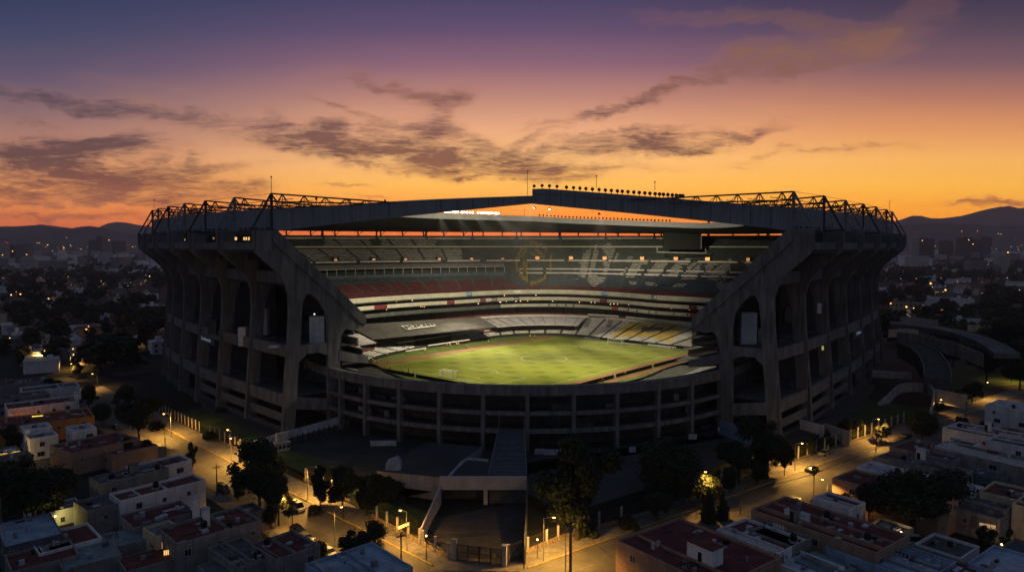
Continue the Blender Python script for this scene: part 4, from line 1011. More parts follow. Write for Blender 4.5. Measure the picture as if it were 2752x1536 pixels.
# plaza round the near facade (raised 2 m) and lower yards
mb = MB(); pts = [PARC(t) for t in arc(math.radians(200), math.radians(340), 40)]; outp = [LS(105, 12), LS(12, 12), LS(8, 14), RS(10, 14), RS(105, 12)]
plz = [LS(150, 16), LS(118, 13), LS(30, 15), P(1012, 1325), P(1412, 1345), RS(22, 12), RS(125, 13), RS(160, 20), Vector((150, 285, 0)), Vector((-130, 290, 0))]
o = poly_sheet([(p.x, p.y) for p in plz], 1.9, 'plaza', PLAZ, thick=1.95)
quad('forecourt', [G(1205, 1497), G(1409, 1510), G(1412, 1345), G(1140, 1400)], mat('forecourt_asphalt', (.032, .031, .033), .7, .5, .35, spec=.5, stain=.5), .14)
quad('grass_verge', [LS(18, 6.6), LS(55, 6.6), LS(55, 15), LS(18, 15)], LAWN, .15)
quad('grass_verge', [LS(60, 6.6), LS(150, 6.6), LS(150, 16), LS(60, 14)], LAWN, 2.0)
quad('grass_verge', [RS(95, 7), RS(190, 7), RS(190, 40), RS(110, 25)], LAWN, .9)
quad('grass_verge', [G(2530, 985), G(2800, 985), G(2800, 1030), G(2540, 1050)], mat('lawn_bright', (.03, .06, .015), .95, .3, .2), .2)
quad('grass_verge', [G(2600, 893), G(2670, 893), G(2660, 905), G(2600, 905)], MATS['lawn_bright'], .3)
# faint parking paint on the plaza
mb = MB(); random.seed(2)
for k in range(46):
    u, v = random.choice([(random.uniform(760, 1250), random.uniform(1205, 1290)), (random.uniform(1440, 1780), random.uniform(1240, 1330))]); p = P(u, v, 1.925); a = random.choice([R(40), R(-30), R(130)]); L_ = random.uniform(1.5, 6); d = Vector((math.cos(a), math.sin(a), 0)); n = Vector((-d.y, d.x, 0))*.09
    mb.face([p-n, p+d*L_-n, p+d*L_+n, p+n])
o = mb.build('parking_marking', mat('paint_faint', (.16, .17, .18), .8, .6, 2)); o['kind'] = 'structure'

# ------------------------------------------------------------------ walls, fences, gate
FG = 'fence posts'
def post_fence(name, label, pts, step, h, wall_h, m_wall=STONE, mesh=True, z=0, group=None, pw=.22, m_post=CONL):
    T = empty(name, pts[0]); tag(T, label, 'fence', group); o0 = Vector(T.location); mbw, mbm = MB(), MB(); pos = []
    for a, c in zip(pts[:-1], pts[1:]):
        d = (c-a); L_ = d.length; d.normalize(); n = Vector((-d.y, d.x, 0))*.18
        if wall_h: mbw.hexa([a-n-o0, c-n-o0, c+n-o0, a+n-o0]+[q+Vector((0, 0, wall_h)) for q in (a-n-o0, c-n-o0, c+n-o0, a+n-o0)])
        k = 0
        while k*step < L_-.3: pos.append(a+d*k*step); k += 1
        if mesh:
            for zz in (wall_h+.15, h*.5, h*.94): mbm.bar(a-o0+Vector((0, 0, zz)), c-o0+Vector((0, 0, zz)), .03)
            q = 0
            while q < L_: mbm.bar(a-o0+d*q+Vector((0, 0, wall_h)), a-o0+d*q+Vector((0, 0, h*.94)), .018, n=3); q += .33
    if wall_h: mbw.build('low_wall', m_wall, T)
    if mesh: mbm.build('mesh_panel', STEEL, T)
    for p in pos[:99]:
        mb = MB(); mb.box(-pw, pw, -pw, pw, 0, h, 0); mb.box(-pw*1.15, pw*1.15, -pw*1.15, pw*1.15, h, h+.08); q = mb.build('post', m_post, T); q.location = p-o0
post_fence('fence', 'iron fence on a low stone wall left of the dark gate, along the lamplit pavement', [G(1205, 1502), G(1128, 1462), G(1000, 1392)], 4.0, 3.2, 1.0, group=FG)
post_fence('fence', 'shadowed fence with pale posts behind the two lamplit pavement trees', [LS(40, 7), LS(62, 7)], 4.2, 3.2, .6, group=FG)
post_fence('fence', 'long row of thin pale fence posts below the leftmost concrete ribs', [LS(80, 6.6), LS(122, 6.6)], 3.6, 3.4, .35, group=FG, pw=.16)
post_fence('fence', 'distant fence posts beside the street lamp at the far left bend', [LS(128, 6.6), LS(170, 6.6)], 3.0, 3.2, 0, group=FG, pw=.14)
post_fence('fence', 'iron fence on a stone wall right of the dark gate', [G(1366, 1508), G(1500, 1452), G(1560, 1428)], 5.2, 3.2, 1.0, group=FG)
post_fence('fence', 'dark fence on a rounded stone wall behind the tall leaning tree', [G(1610, 1420), G(1720, 1392)], 6, 3.6, .9, group=FG)
post_fence('fence', 'fence posts running up the right street beyond the willow', [RS(60, 6.6), RS(84, 6.6)], 4.2, 3.4, .5, group=FG)
post_fence('fence', 'even row of pale posts beside the right street under the lamp', [RS(84.5, 6.6), RS(118, 6.6)], 4.6, 3.6, .35, group=FG, pw=.18)
post_fence('fence', 'far row of pale posts below the dark grass bank at right', [RS(118.5, 6.6), RS(170, 7)], 4.4, 3.6, .3, group=FG, pw=.18)
# gate
ga, gc = G(1222, 1508), G(1354, 1528); d = gc-ga
ga = G(1222, 1503); gc = G(1356, 1520); d = gc-ga; T = empty('entrance_gate', ga, math.atan2(d.y, d.x)); tag(T, 'wide black barred gate between two concrete pillars at the street corner', 'gate'); Lg = d.length
for x in (0, Lg): mb = MB(); mb.box(x-.4, x+.4, -.4, .4, 0, 3.9); mb.box(x-.46, x+.46, -.46, .46, 3.9, 4.05); mb.build('pillar', CONL, T)
for k in range(4):
    x0, x1 = .45+k*(Lg-.9)/4, .45+(k+1)*(Lg-.9)/4; mb = MB()
    for z in (.15, 1.7, 3.1): mb.bar((x0, 0, z), (x1, 0, z), .06)
    for x in (x0+.05, x1-.05): mb.bar((x, 0, .1), (x, 0, 3.2), .09)
    x = x0
    while x < x1: mb.bar((x, 0, .1), (x, 0, 3.1), .03, n=3); x += .11
    mb.build('leaf', BLACK, T)
text('G', 1.0, mat('letter_pale', (.5, .5, .5), .6), T, (Lg*.56, -.15, 2.5), (math.pi/2, 0, 0), 'letter'); 
mb = MB(); mb.cyl((0, 0, 0), .42, .06, 12); o = mb.build('round_sign', mat('sign_yellow', (.45, .35, .1), .6), T); o.location = (Lg*.80, -.15, 1.9); o.rotation_euler.x = math.pi/2
def wallq(name, label, cat, a, c, z0, z1, m, th=.35, group=None, m2=None, split=None, top2=None):
    d = c-a; T = MB(); L_ = d.length; n = 1
    T.hexa([(0, 0, z0), (L_, 0, z0), (L_, th, z0), (0, th, z0), (0, 0, z1), (L_, 0, top2 if top2 is not None else z1), (L_, th, top2 if top2 is not None else z1), (0, th, z1)])
    o = T.build(name, m, None, Vector((a.x, a.y, 0)), math.atan2(d.y, d.x)); tag(o, label, cat, group); return o
a, c = G(641, 1243), P(909, 1158, 2)
w = wallq('boundary_wall', 'long white-topped boundary wall running from the left street to the curved facade', 'wall', a, c, 0, 4.9, RWHT, .4, top2=6.4)
L_ = (c-a).length; mb = MB(); mb.hexa([(0, -.12, 0), (L_, -.12, 1.9), (L_, -.02, 1.9), (0, -.02, 0), (0, -.12, 3.0), (L_, -.12, 4.0), (L_, -.02, 4.0), (0, -.02, 3.0)]); mb.build('fence_mesh', COND, w)
for k in range(18): mb = MB(); x = L_*k/18; mb.box(x, x+.25, -.3, -.13, 0, 3.4+1.4*k/18); mb.build('post', BLACK, w)
a = P(1933, 1166, 2); c = P(2032, 1200, 2); wallq('panel_wall', 'tilted pale blue panel wall right of the curved facade', 'wall', a, c, 2, 6.4, mat('panel_blue', (.17, .25, .36), .6, .25, .4, stain=.3), .3)
wallq('yard_wall', 'white yard wall at the foot of the nearest right-hand rib', 'wall', G(2148, 1168), G(2212, 1186), 0, 5.0, WHT, .3)
wallq('yard_wall', 'stained grey yard wall ending at the right street fence', 'wall', G(2212, 1175), G(2281, 1200), 0, 4.6, CONL, .3)
# guard booth by the left street
T = empty('guard_booth', P(735, 1218, 1.9), R(40)); tag(T, 'small white guard booth with oval canopy beside the long white wall', 'booth')
T.scale = (.78, .78, .78); mb = MB(); mb.box(0, 6, 0, 2.6, 0, 3.1); mb.build('wall', CONL, T); mb = MB(); mb.box(1.6, 5.2, .3, 2.2, 3.1, 6.6); mb.build('upper_box', CONL, T)
mb = MB(); mb.prism([(-3.2, 3.1), (6.2, 3.1), (6.2, 3.4), (-3.4, 3.4)], -.6, 3.0); mb.build('canopy', CONL, T)
for x in (.5, 2, 3.5, 5): mb = MB(); mb.box(x, x+.9, -.05, -.01, 1.1, 2.3); mb.build('window', GLASS, T)
# portal building in front of the near facade
T = empty('entrance_portal', P(1181, 1358)); tag(T, 'low concrete entrance portal with broad pale beam and central post, before the near facade', 'building'); o0 = Vector(T.location)
def tp(mb, name, m): o = mb.build(name, m, T); o.location = -o0; return o
A = P(1181, 1281, 6.5); B = P(1416, 1286, 6.5); yb = A.y
mb = MB(); mb.box(A.x, B.x, yb, yb+.8, 3.5, 6.5); tp(mb, 'beam', mat('beam_pale', (.46, .41, .42), .85, .15, .4, stain=.4))
mb = MB(); mb.box(A.x+.1, B.x-.1, yb+4, yb+4.4, 0, 3.5); tp(mb, 'rear_wall', COND)
xc = P(1304, 1330, 3).x; mb = MB(); mb.box(xc-.45, xc+.45, yb+.1, yb+.7, 0, 3.5); tp(mb, 'central_post', CONL)
for x in (A.x+.1, B.x-.6): mb = MB(); mb.box(x, x+.5, yb+.1, yb+4, 0, 3.5); tp(mb, 'side_wall', COND)
# stairs up to the facade
top = PARC(ang((4, 200))); ytop = 193.0
xs0, xs1, xt0, xt1 = P(1313, 1286, 6.3).x, B.x, P(1341, 1157, 8.4).x, P(1415, 1157, 8.4).x
mb = MB(); ns = 40
for k in range(ns):
    f0, f1 = k/ns, (k+1)/ns; y0, y1 = yb+.8+(ytop-yb-.8)*f0, yb+.8+(ytop-yb-.8)*f1; z = 6.0+2.2*f0; zn = 6.0+2.2*f1+(.0)
    xa0, xa1 = mixp(xs0, xt0, f0), mixp(xs0, xt0, f1)
    mb.face([(xa0, y0, z), (B.x, y0, z), (B.x, y1-.12, z), (xa1, y1-.12, z)], 0); mb.face([(xa0, y1-.12, z), (B.x, y1-.12, z), (B.x, y1, zn+.05), (xa1, y1, zn+.05)], 1)
o = mb.build('stair', [mat('stair_tread', (.11, .13, .17), .8, .3, .8), BLACK], T); o.location = -o0
mb = MB(); mb.hexa([(xs0, yb+.8, 0), (B.x, yb+.8, 0), (B.x, ytop, 0), (xt0, ytop, 0), (xs0, yb+.8, 5.9), (B.x, yb+.8, 5.9), (B.x, ytop, 8.1), (xt0, ytop, 8.1)]); tp(mb, 'stair_base', COND)
mb = MB(); mb.bar((xs0, yb+1, 7.2), (xt0, ytop, 9.4), .13); mb.bar((xt0, ytop, 9.4), (xt0, ytop, 13.5), .1); mb.bar((B.x, yb, 7.2), (B.x, ytop, 9.6), .13); mb.bar((B.x, ytop, 9.4), (B.x, ytop, 11), .1)
for k in range(14): f = k/14; mb.bar((mixp(xs0, xt0, f), mixp(yb+1, ytop, f), 6+2.2*f), (mixp(xs0, xt0, f), mixp(yb+1, ytop, f), 7.2+2.2*f), .05); mb.bar((B.x, mixp(yb+1, ytop, f), 6+2.2*f), (B.x, mixp(yb+1, ytop, f), 7.2+2.2*f), .05)
tp(mb, 'handrail', STEELG)
# flat roof left of the stairs with its raised kerb
mb = MB(); mb.box(A.x, xs0, yb+.8, yb+16, 3.5, 5.6); tp(mb, 'flat_roof', PLAZ)
mb = MB(); q = [P(1205, 1281, 6.0), P(1222, 1262, 6), P(1243, 1240, 6), P(1258, 1231, 6), P(1312, 1236, 6)]
for a_, c_ in zip(q[:-1], q[1:]): mb.bar(a_, c_, .28); mb.bar(a_-Vector((0, 0, .4)), c_-Vector((0, 0, .4)), .26)
tp(mb, 'roof_kerb', RWHT)
# left block of the portal
T2 = empty('annex_building', P(1012, 1325)); tag(T2, 'low windowless annex with stained pale front wall, left of the entrance portal', 'building'); o1 = Vector(T2.location)
C0 = P(1012, 1264, 5.2); C1 = P(1181, 1281, 5.6)
mb = MB(); dd = (C1-C0); nn = Vector((-dd.y, dd.x, 0)).normalized()*26
mb.hexa([Vector((C0.x, C0.y, 0)), Vector((C1.x, C1.y, 0)), Vector((C1.x, C1.y, 0))+nn, Vector((C0.x, C0.y, 0))+nn, C0, C1, C1+nn, C0+nn]); o = mb.build('wall', CONL, T2); o.location = -o1
mb = MB(); e_ = Vector((0, 0, .3)); s_ = nn.normalized()*.3; mb.hexa([C0-s_*.3, C1-s_*.3, C1+s_, C0+s_, C0+e_-s_*.3, C1+e_-s_*.3, C1+e_+s_, C0+e_+s_]); o = mb.build('coping', COND, T2); o.location = -o1
mb = MB(); z_ = Vector((0, 0, .04)); mb.face([C0+z_+s_, C1+z_+s_, C1+nn+z_, C0+nn+z_]); o = mb.build('roof', PLAZ, T2); o.location = -o1
mb = MB(); h0 = P(1035, 1266, 5.5); mb.prism([(0, 0), (3.6, 0), (3.6, 1.8), (2.9, 3.1), (.4, 2.2), (0, 1.6)], 0, 2.2); o = mb.build('roof_hood', RBLUE, T2); o.location = h0-o1+Vector((0, .6, 0))
# slanted ramp walls down to the gate
a = P(1181, 1362); c = G(1128, 1455)
def slopewall(label, a, c, za, zc, m):
    d = c-a; L_ = d.length; mb = MB(); mb.hexa([(0, 0, 0), (L_, 0, 0), (L_, .35, 0), (0, .35, 0), (0, 0, za), (L_, 0, zc), (L_, .35, zc), (0, .35, za)]); o = mb.build('ramp_wall', m, None, Vector((a.x, a.y, 0)), math.atan2(d.y, d.x)); tag(o, label, 'wall', 'walls of the gate forecourt')
pc = Vector((A.x, yb, 0)); slopewall('pale slanting wall left of the gate forecourt', pc, G(1128, 1455), 4.4, 2.6, MATS['beam_pale'])
slopewall('thin dark-edged wall right of the gate forecourt', Vector((B.x, yb, 0)), G(1408, 1516), 6.3, 3.0, COND)
# left street yard roof
mb = MB(); q = [P(760, 1255, 2.6), P(872, 1215, 2.6), P(900, 1247, 2.6), P(792, 1292, 2.6)]
# ------------------------------------------------------------------ right side: ramps, stairs
def ribbon(name, label, cat, pts, w, z0, z1, m, side=1):
    mb = MB(); n = len(pts); L_, R_ = [], []
    for i, p in enumerate(pts):
        d = (pts[min(n-1, i+1)]-pts[max(0, i-1)]); d.z = 0; d.normalize(); q = Vector((-d.y, d.x, 0))*w*side; L_.append(p); R_.append(p+q)
    for i in range(n-1):
        zz = lambda p, k: Vector((p.x, p.y, p.z+k))
        mb.hexa([zz(L_[i], z0), zz(L_[i+1], z0), zz(R_[i+1], z0), zz(R_[i], z0), zz(L_[i], z1), zz(L_[i+1], z1), zz(R_[i+1], z1), zz(R_[i], z1)])
    o = mb.build(name, m); 
    if cat: tag(o, label, cat)
    return o
def smoothp(pts, n=24): return polyline([tuple(p) for p in pts], n)
ramp = ribbon('ramp', 'sweeping grey concrete ramp curving away at the far right behind the stadium', 'ramp', smoothp([PD(2390, 868, 330), PD(2480, 878, 322), PD(2560, 893, 310), PD(2630, 920, 296), PD(2672, 948, 285)]), 10, -2.2, 0, mat('ramp_grey', (.13, .13, .14), .9, .35, .2, stain=.8))
ribbon('ramp', 'lower concrete ramp wall under the sweeping ramp at right', 'ramp', smoothp([PD(2410, 905, 300), PD(2480, 915, 293), PD(2560, 935, 283), PD(2640, 965, 272)]), .8, -3, 2.2, CON)
ribbon('boundary_wall', 'sunlit-looking lamp-warmed wall left of the sweeping ramp', 'wall', smoothp([PD(2388, 898, 320), PD(2440, 896, 318), PD(2468, 900, 316)]), .5, -1.5, 2.2, WCRM)
ribbon('boundary_wall', 'long pale wall behind the ramp at far right', 'wall', smoothp([PD(2600, 880, 380), PD(2680, 886, 372), PD(2752, 892, 366), PD(2820, 896, 360)]), .5, -2, 1.6, WCRM)
ribbon('boundary_wall', 'grey panelled wall with a lamp above the sweeping ramp', 'wall', smoothp([PD(2420, 866, 350), PD(2480, 872, 346), PD(2520, 878, 342)]), .5, -2, 3.2, CONL)
st_pts = smoothp([PD(2412, 922, 292), PD(2456, 945, 280), PD(2478, 980, 266), PD(2482, 1010, 255)], 18)
T = ribbon('spiral_stair', 'broad curving outdoor stair with pale parapets right of the stadium ribs', 'stair', st_pts, 9, -6, 0, COND, 1)
for k in range(17):
    a, c = st_pts[k], st_pts[k+1]; d = (c-a).normalized(); q = Vector((-d.y, d.x, 0)); mb = MB(); mb.hexa([a+q*.5, a+d*.8+q*.5, a+d*.8+q*8.5, a+q*8.5]+[p+Vector((0, 0, .25)) for p in (a+q*.5, a+d*.8+q*.5, a+d*.8+q*8.5, a+q*8.5)]); mb.build('step', COND, T)
for off in (0, 8.6):
    pts = []
    for i, p in enumerate(st_pts): d = (st_pts[min(18, i+1)]-st_pts[max(0, i-1)]).normalized(); pts.append(p+Vector((-d.y, d.x, 0))*off)
    mbo = ribbon('parapet', None, None, pts, .4, -1.5, .8, CON); mbo.parent = T
ribbon('retaining_wall', 'curved grey retaining wall edging the dark grass bank at right', 'wall', smoothp([PD(2362, 1086, 252), PD(2390, 1062, 256), PD(2424, 1034, 262), PD(2480, 1032, 258), PD(2500, 1040, 250), PD(2508, 1060, 244), PD(2497, 1110, 236)]), .5, -3, .5, CONL)
ribbon('boundary_wall', 'pale wall with a dark doorway past the curving stair', 'wall', smoothp([PD(2510, 1050, 246), PD(2560, 1060, 240), PD(2598, 1068, 236)]), .5, -4, .8, CONL)
ribbon('retaining_wall', 'straight grey ledge between the rearmost right ribs and the stair', 'wall', [PD(2345, 1000, 285), PD(2450, 1006, 280)], 2, -2, .6, CONL)
# left side terraces and walls
ribbon('boundary_wall', 'lamp-warmed white wall far left beside the rearmost ribs', 'wall', [G(302, 940), G(332, 931), G(396, 913)], .5, 0, 4.6, WHT)
for i, (u0, v0, u1, v1) in enumerate(((300, 985, 400, 975), (300, 1014, 410, 1006), (330, 960, 410, 948))):
    ribbon('terrace_wall', ['low dark terrace wall left of the ribs, middle one', 'low dark terrace wall left of the ribs, nearest one', 'low dark terrace wall left of the ribs, farthest one'][i], 'wall', [G(u0, v0), G(u1, v1)], 3, 0, 1.6, COND)
# ------------------------------------------------------------------ trees
def leafy(lobes, nleaf, ls, seed, droop=0):
    rnd = random.Random(seed); mb = MB(); tot_ = sum(r**2 for *_, r in lobes)
    for (cx, cy, cz, r) in lobes:
        for _ in range(int(nleaf*r*r/tot_)):
            d = Vector((rnd.gauss(0, 1), rnd.gauss(0, 1), rnd.gauss(0, .85))).normalized(); rr = r*(rnd.random()**.38)*rnd.choice((1, 1, 1.05, 1.3)); p = Vector((cx, cy, cz))+d*rr
            if droop and d.z < .3: p.z -= rnd.random()*droop*r
            s = ls*rnd.uniform(.5, 1.25); n = (d+Vector((rnd.uniform(-.9, .9), rnd.uniform(-.9, .9), rnd.uniform(-.4, 1.1)))).normalized(); t = n.orthogonal().normalized(); w = n.cross(t); a = rnd.uniform(0, 6.28); t, w = t*math.cos(a)+w*math.sin(a), w*math.cos(a)-t*math.sin(a)
            k = 0 if rnd.random() < .55 else (1 if rnd.random() < .8 else 2)
            mb.face([p-t*s-w*s*.45, p+t*s*.2-w*s*.7, p+t*s+w*s*.2, p-t*s*.1+w*s*.75], k)
    return mb
def trunk_mb(h, r, tops, seed):
    rnd = random.Random(seed); mb = MB(); p = Vector((0, 0, 0)); pts = [p]
    for k in range(4): p = p+Vector((rnd.uniform(-.12, .12)*h*.2, rnd.uniform(-.12, .12)*h*.2, h/4)); pts.append(p)
    for k in range(4): mb.bar(pts[k], pts[k+1], r*(1-.13*k), 0, r*(1-.13*(k+1)), 7)
    for (x, y, z, rr) in tops: 
        m_ = mixp(pts[2+(rnd.random() < .5)], Vector((x, y, z)), .5)+Vector((0, 0, -.1)); mb.bar(pts[3], m_, r*.45, 0, r*.3, 5); mb.bar(m_, (x, y, z), r*.3, 0, r*.08, 5)
    return mb
TV = {}
def tree_proto(kind):
    """unit-size variants, about 10 m high"""
    rnd = random.Random(hash(kind) % 1000 if False else sum(map(ord, kind)))
    if kind.startswith('broad'):
        lob = [(rnd.gauss(0, 1.75), rnd.gauss(0, 1.75), rnd.uniform(4.0, 9.2), rnd.uniform(.75, 1.75)) for _ in range(24)]+[(0, 0, 6.6, 1.9)]; th = 4.2; dr = 0
    elif kind.startswith('tall'):
        lob = [(rnd.gauss(0, 1.3), rnd.gauss(0, 1.3), 2.6+.33*k, rnd.uniform(.65, 1.35)) for k in range(20)]+[(-.6, 0, 9.6, .7)]; th = 3; dr = .3
    elif kind.startswith('round'):
        lob = [(rnd.uniform(-.7, .7), rnd.uniform(-.7, .7), 5.6+rnd.uniform(-1, 1), 2.7) for _ in range(5)]; th = 3.4; dr = 0
    elif kind.startswith('willow'):
        lob = [(rnd.uniform(-2.6, 2.6), rnd.uniform(-2.6, 2.6), rnd.uniform(5.0, 8.0), rnd.uniform(1.2, 2.0)) for _ in range(12)]; th = 4; dr = 1.5
    elif kind.startswith('cone'):
        lob = [(rnd.uniform(-.3, .3), rnd.uniform(-.3, .3), 1.5+1.0*k, 2.2-.22*k) for k in range(9)]; th = 1.5; dr = .2
    else:
        lob = [(rnd.uniform(-1.5, 1.5), rnd.uniform(-1.5, 1.5), rnd.uniform(.8, 2.2), rnd.uniform(.8, 1.4)) for _ in range(6)]; th = .6; dr = 0
    n = 5200 if not kind.endswith('far') else 420; n = 13000 if n > 1000 else n
    r = empty('tree'); t = trunk_mb(th, .28, [l for l in lob[:7]], 3).build('trunk', BARK, r); c = leafy(lob, n, .205 if n > 1000 else .95, 11, dr).build('crown', LEAF, r)
    KIDS[r.name] = [t, c]; return r
usedp = {}
def tree(kind, u, v, h, label, w=1.0, group='trees', name='tree', rz=None, z=0, cat='tree', pos=None):
    p = pos if pos is not None else P(u, v, z)
    if kind not in TV: TV[kind] = tree_proto(kind); o = TV[kind]
    else: o = copy_tree(TV[kind])
    o.name = name; o.location = p; s = h/10.0; o.scale = (s*w, s*w, s); o.rotation_euler.z = rz if rz is not None else random.uniform(0, 6.28); tag(o, label, cat, group)
    if kind not in KIDS: pass
    return o
def treeproto_fix(): pass
random.seed(21)
tl = [('broadA', 95, 1440, 17, 'huge dark broad tree over the lit garden at the far left', 1.15), ('broadB', 373, 1192, 12.5, 'dark broad tree on the left street beside the glowing street lamp', 1.15), ('roundA', 276, 1142, 8, 'rounded dark tree left of the street, beyond the tan house', 1.2), ('broadB', 238, 1100, 8.5, 'dark tree behind the rounded one on the far left street', 1.1), ('broadA', 145, 1060, 7, 'small dark tree between the street bend and the farther white houses', 1.1),
 ('tallA', 515, 1270, 8, 'narrow ragged tree standing alone on the left roadside', .55), ('broadA', 699, 1394, 16.5, 'large dark street tree in the middle of the left street edge', .95), ('broadB', 749, 1412, 10.5, 'thin-trunked dark tree just right of the large street tree', .85), ('roundA', 728, 1418, 5, 'small umbrella-shaped topiary tree by the maroon-roofed house', .9),
 ('tallB', 861, 1360, 9.5, 'lamplit slim tree across the left street, nearest the lamp pole', .9), ('broadB', 922, 1394, 12, 'feathery tree on the pavement right of the lamplit slim tree', .85), ('tallB', 985, 1385, 9, 'darker tree behind the pavement fence, left of the annex', 1.0), ('broadA', 968, 1536, 8.5, 'round dark tree in front of the left street near the bottom edge', 1.2), ('roundA', 855, 1520, 5, 'small dark tree beside the lowest maroon-roofed house', 1.0),
 ('tallA', 1552, 1450, 21, 'tallest dark tree, right of the entrance portal, lit yellow low down', .95), ('willowA', 1797, 1352, 16.5, 'large spreading willow in front of the curved facade at right', 1.05), ('willowA', 1888, 1352, 8.5, 'drooping lamplit tree at the right edge of the large willow', 1.1), ('broadB', 1764, 1400, 6.5, 'dark bushy tree behind the maroon roof corner', 1.4), ('coneA', 1905, 1400, 7.5, 'pointed dark conifer beside the street right of the maroon roof', 1.0), ('coneA', 1940, 1395, 6.5, 'shorter pointed conifer next to the pale bin corner', 1.0),
 ('broadA', 2062, 1290, 15.5, 'big dark tree left of the lamp on the right street', 1.0), ('broadB', 1985, 1300, 10.5, 'dark tree leaning behind the big one on the right pavement', 1.2), ('broadB', 2108, 1278, 7, 'small lamplit tree right under the right street lamp', .8), ('broadB', 2272, 1180, 6, 'bushy dim tree behind the yard wall fence', 1.2), ('broadA', 2369, 1190, 5.8, 'flat-topped lamplit tree beside the farther right lamp', 1.0), ('roundA', 2479, 1188, 10, 'wide rounded black tree at the bend of the right street', 1.35), ('broadB', 2520, 1118, 5, 'small bright lamplit tree at the end of the right fence', 1.1),
 ('broadA', 2450, 1436, 14.5, 'big black tree over the parked white car at right', 1.45), ('broadB', 2335, 1410, 9.5, 'dark tree before the orange-lit tan house', 1.0), ('tallB', 2649, 1500, 6.2, 'short palm-like tree before the cream houses at lower right', 1.2), ('broadB', 2720, 1330, 7, 'dark tree at the right frame edge between grey houses', 1.3), ('tallA', 2715, 1000, 26, 'tall dark tree mass at the right frame edge below the hills', 1.6), ('broadA', 2560, 985, 11, 'dark tree right of the sweeping ramp', 1.2), ('broadB', 2650, 1030, 14, 'dark tree beyond the bright lawn at right', 1.3), ('broadA', 2740, 1045, 12, 'dark tree over the farthest right street lamp', 1.2),
 ('broadB', 338, 1098, 8, 'low tree with lamplit leaves left of the leftmost ribs', 1.3), ('broadA', 410, 1130, 8.5, 'yellow-lit tree just under the glowing left street lamp', 1.0), ('tallB', 205, 1012, 9, 'lamplit tree at the far left street corner', 1.1), ('broadA', 140, 985, 11, 'lamplit tree above the far left street corner', 1.1), ('broadB', 2612, 1085, 8, 'tree by the farthest right street lamp pole', 1.2)]
for t in tl: tree(t[0], t[1], t[2], t[3], t[4], t[5])
for i, (u, v, h, l) in enumerate(((462, 1112, 3, 'low shrub left of the pale fence posts'), (560, 1180, 3, 'low bush between the pavement and the thin fence posts'), (1045, 1340, 6, 'bush with thin leaves before the annex wall'), (1100, 1420, 3.2, 'pavement bush left of the lamp with the glowing sign'), (1580, 1440, 3.2, 'bush at the foot of the tallest tree'), (1690, 1420, 3, 'bush behind the stone wall end'), (845, 1380, 2.2, 'small shrub on the left pavement verge'), (2105, 1170, 3, 'scrub behind the right street fence'), (2650, 1150, 3, 'bush beside the far right kerb'), (590, 1120, 3.5, 'domed brown-green bush under the ribs'), (180, 1470, 3, 'hedge in the yellow-lit garden'), (2690, 1440, 3, 'potted bush under the lit cream house window'))):
    tree('bush', u, v, h*3, l, 1.0, 'bushes', 'bush', cat='bush')
random.seed(71)
for k, (u, v) in enumerate(((60, 905), (110, 890), (160, 870), (215, 860), (262, 850), (310, 862), (350, 845), (385, 835), (285, 900), (330, 895), (90, 940), (250, 935), (165, 925), (60, 985), (262, 985), (2420, 812), (2470, 822), (2540, 838), (2600, 850), (2650, 868), (2700, 860), (2735, 905), (2690, 940), (2590, 905), (2710, 800), (2600, 800))):
    tree(random.choice(('broadA', 'broadB', 'tallA', 'broad2far')), u, v, random.uniform(10, 16), 'x', random.uniform(1.0, 1.5), 'dark trees beside the stadium')
for k, (u, v, h) in enumerate(((340, 1240, 6), (395, 1235, 5), (30, 1210, 7), (640, 1345, 5), (1010, 1362, 7), (2035, 1300, 7), (1960, 1325, 6), (2180, 1225, 5), (2300, 1175, 5), (2220, 1205, 5), (2590, 1180, 6), (2560, 1330, 6), (2290, 1490, 5), (130, 1400, 8))):
    tree(random.choice(('broadA', 'broadB', 'tallA', 'tallB')), u, v, h*1.1, 'x', random.uniform(.9, 1.3), 'small street trees')
# ------------------------------------------------------------------ street lamps and poles
def lamp_post(u, v, h, label, arm=(1, 0), power=5200, lit=True, m=STEELG, r=.11, z=0, head=True):
    p = P(u, v, z); T = empty('street_lamp', p); tag(T, label, 'street lamp', 'street lamps')
    mb = MB(); mb.bar((0, 0, 0), (0, 0, h), r, 0, r*.7, 6); mb.build('pole', m, T)
    ax, ay = arm; e = Vector((ax, ay, 0)); mb = MB(); mb.bar((0, 0, h-.2), e*1.0+Vector((0, 0, h-.0)), .06); mb.bar(e*1.0+Vector((0, 0, h)), e*1.7+Vector((0, 0, h-.05)), .06); mb.build('arm', m, T)
    c = e*2.0+Vector((0, 0, h-.05)); mb = MB(); mb.ball((c.x, c.y, c.z+.12), .3, 0, 8, .5); mb.build('lamp_head', STEELG, T)
    mb = MB(); mb.ball((c.x, c.y, c.z-.05), .26, 0, 8, .6); mb.build('bulb', LAMPE if lit else GLASS, T)
    if power:
        gl = power >= 6000      # these stand among leaves and get a wider, stronger spot
        l = bpy.data.lights.new('lamp_light', 'SPOT'); l.energy = power*(2.3 if gl else 1.9); l.color = (1, .50, .09)
        l.spot_size = R(166 if gl else 152); l.spot_blend = .45
        l; l.shadow_soft_size = .3; o = bpy.data.objects.new('lamp_light', l); col.objects.link(o); o.parent = T; o.location = (c.x, c.y, c.z-.6)
        if power >= 5000:
            l = bpy.data.lights.new('leaf_fill_light', 'POINT'); l.energy = 1000; l.color = (1, .55, .1); l.shadow_soft_size = .3; o = bpy.data.objects.new('leaf_fill_light', l); col.objects.link(o); o.parent = T; o.location = (c.x, c.y, c.z-.5)  # extra point light added to make the foliage round the lamp glow
    return T
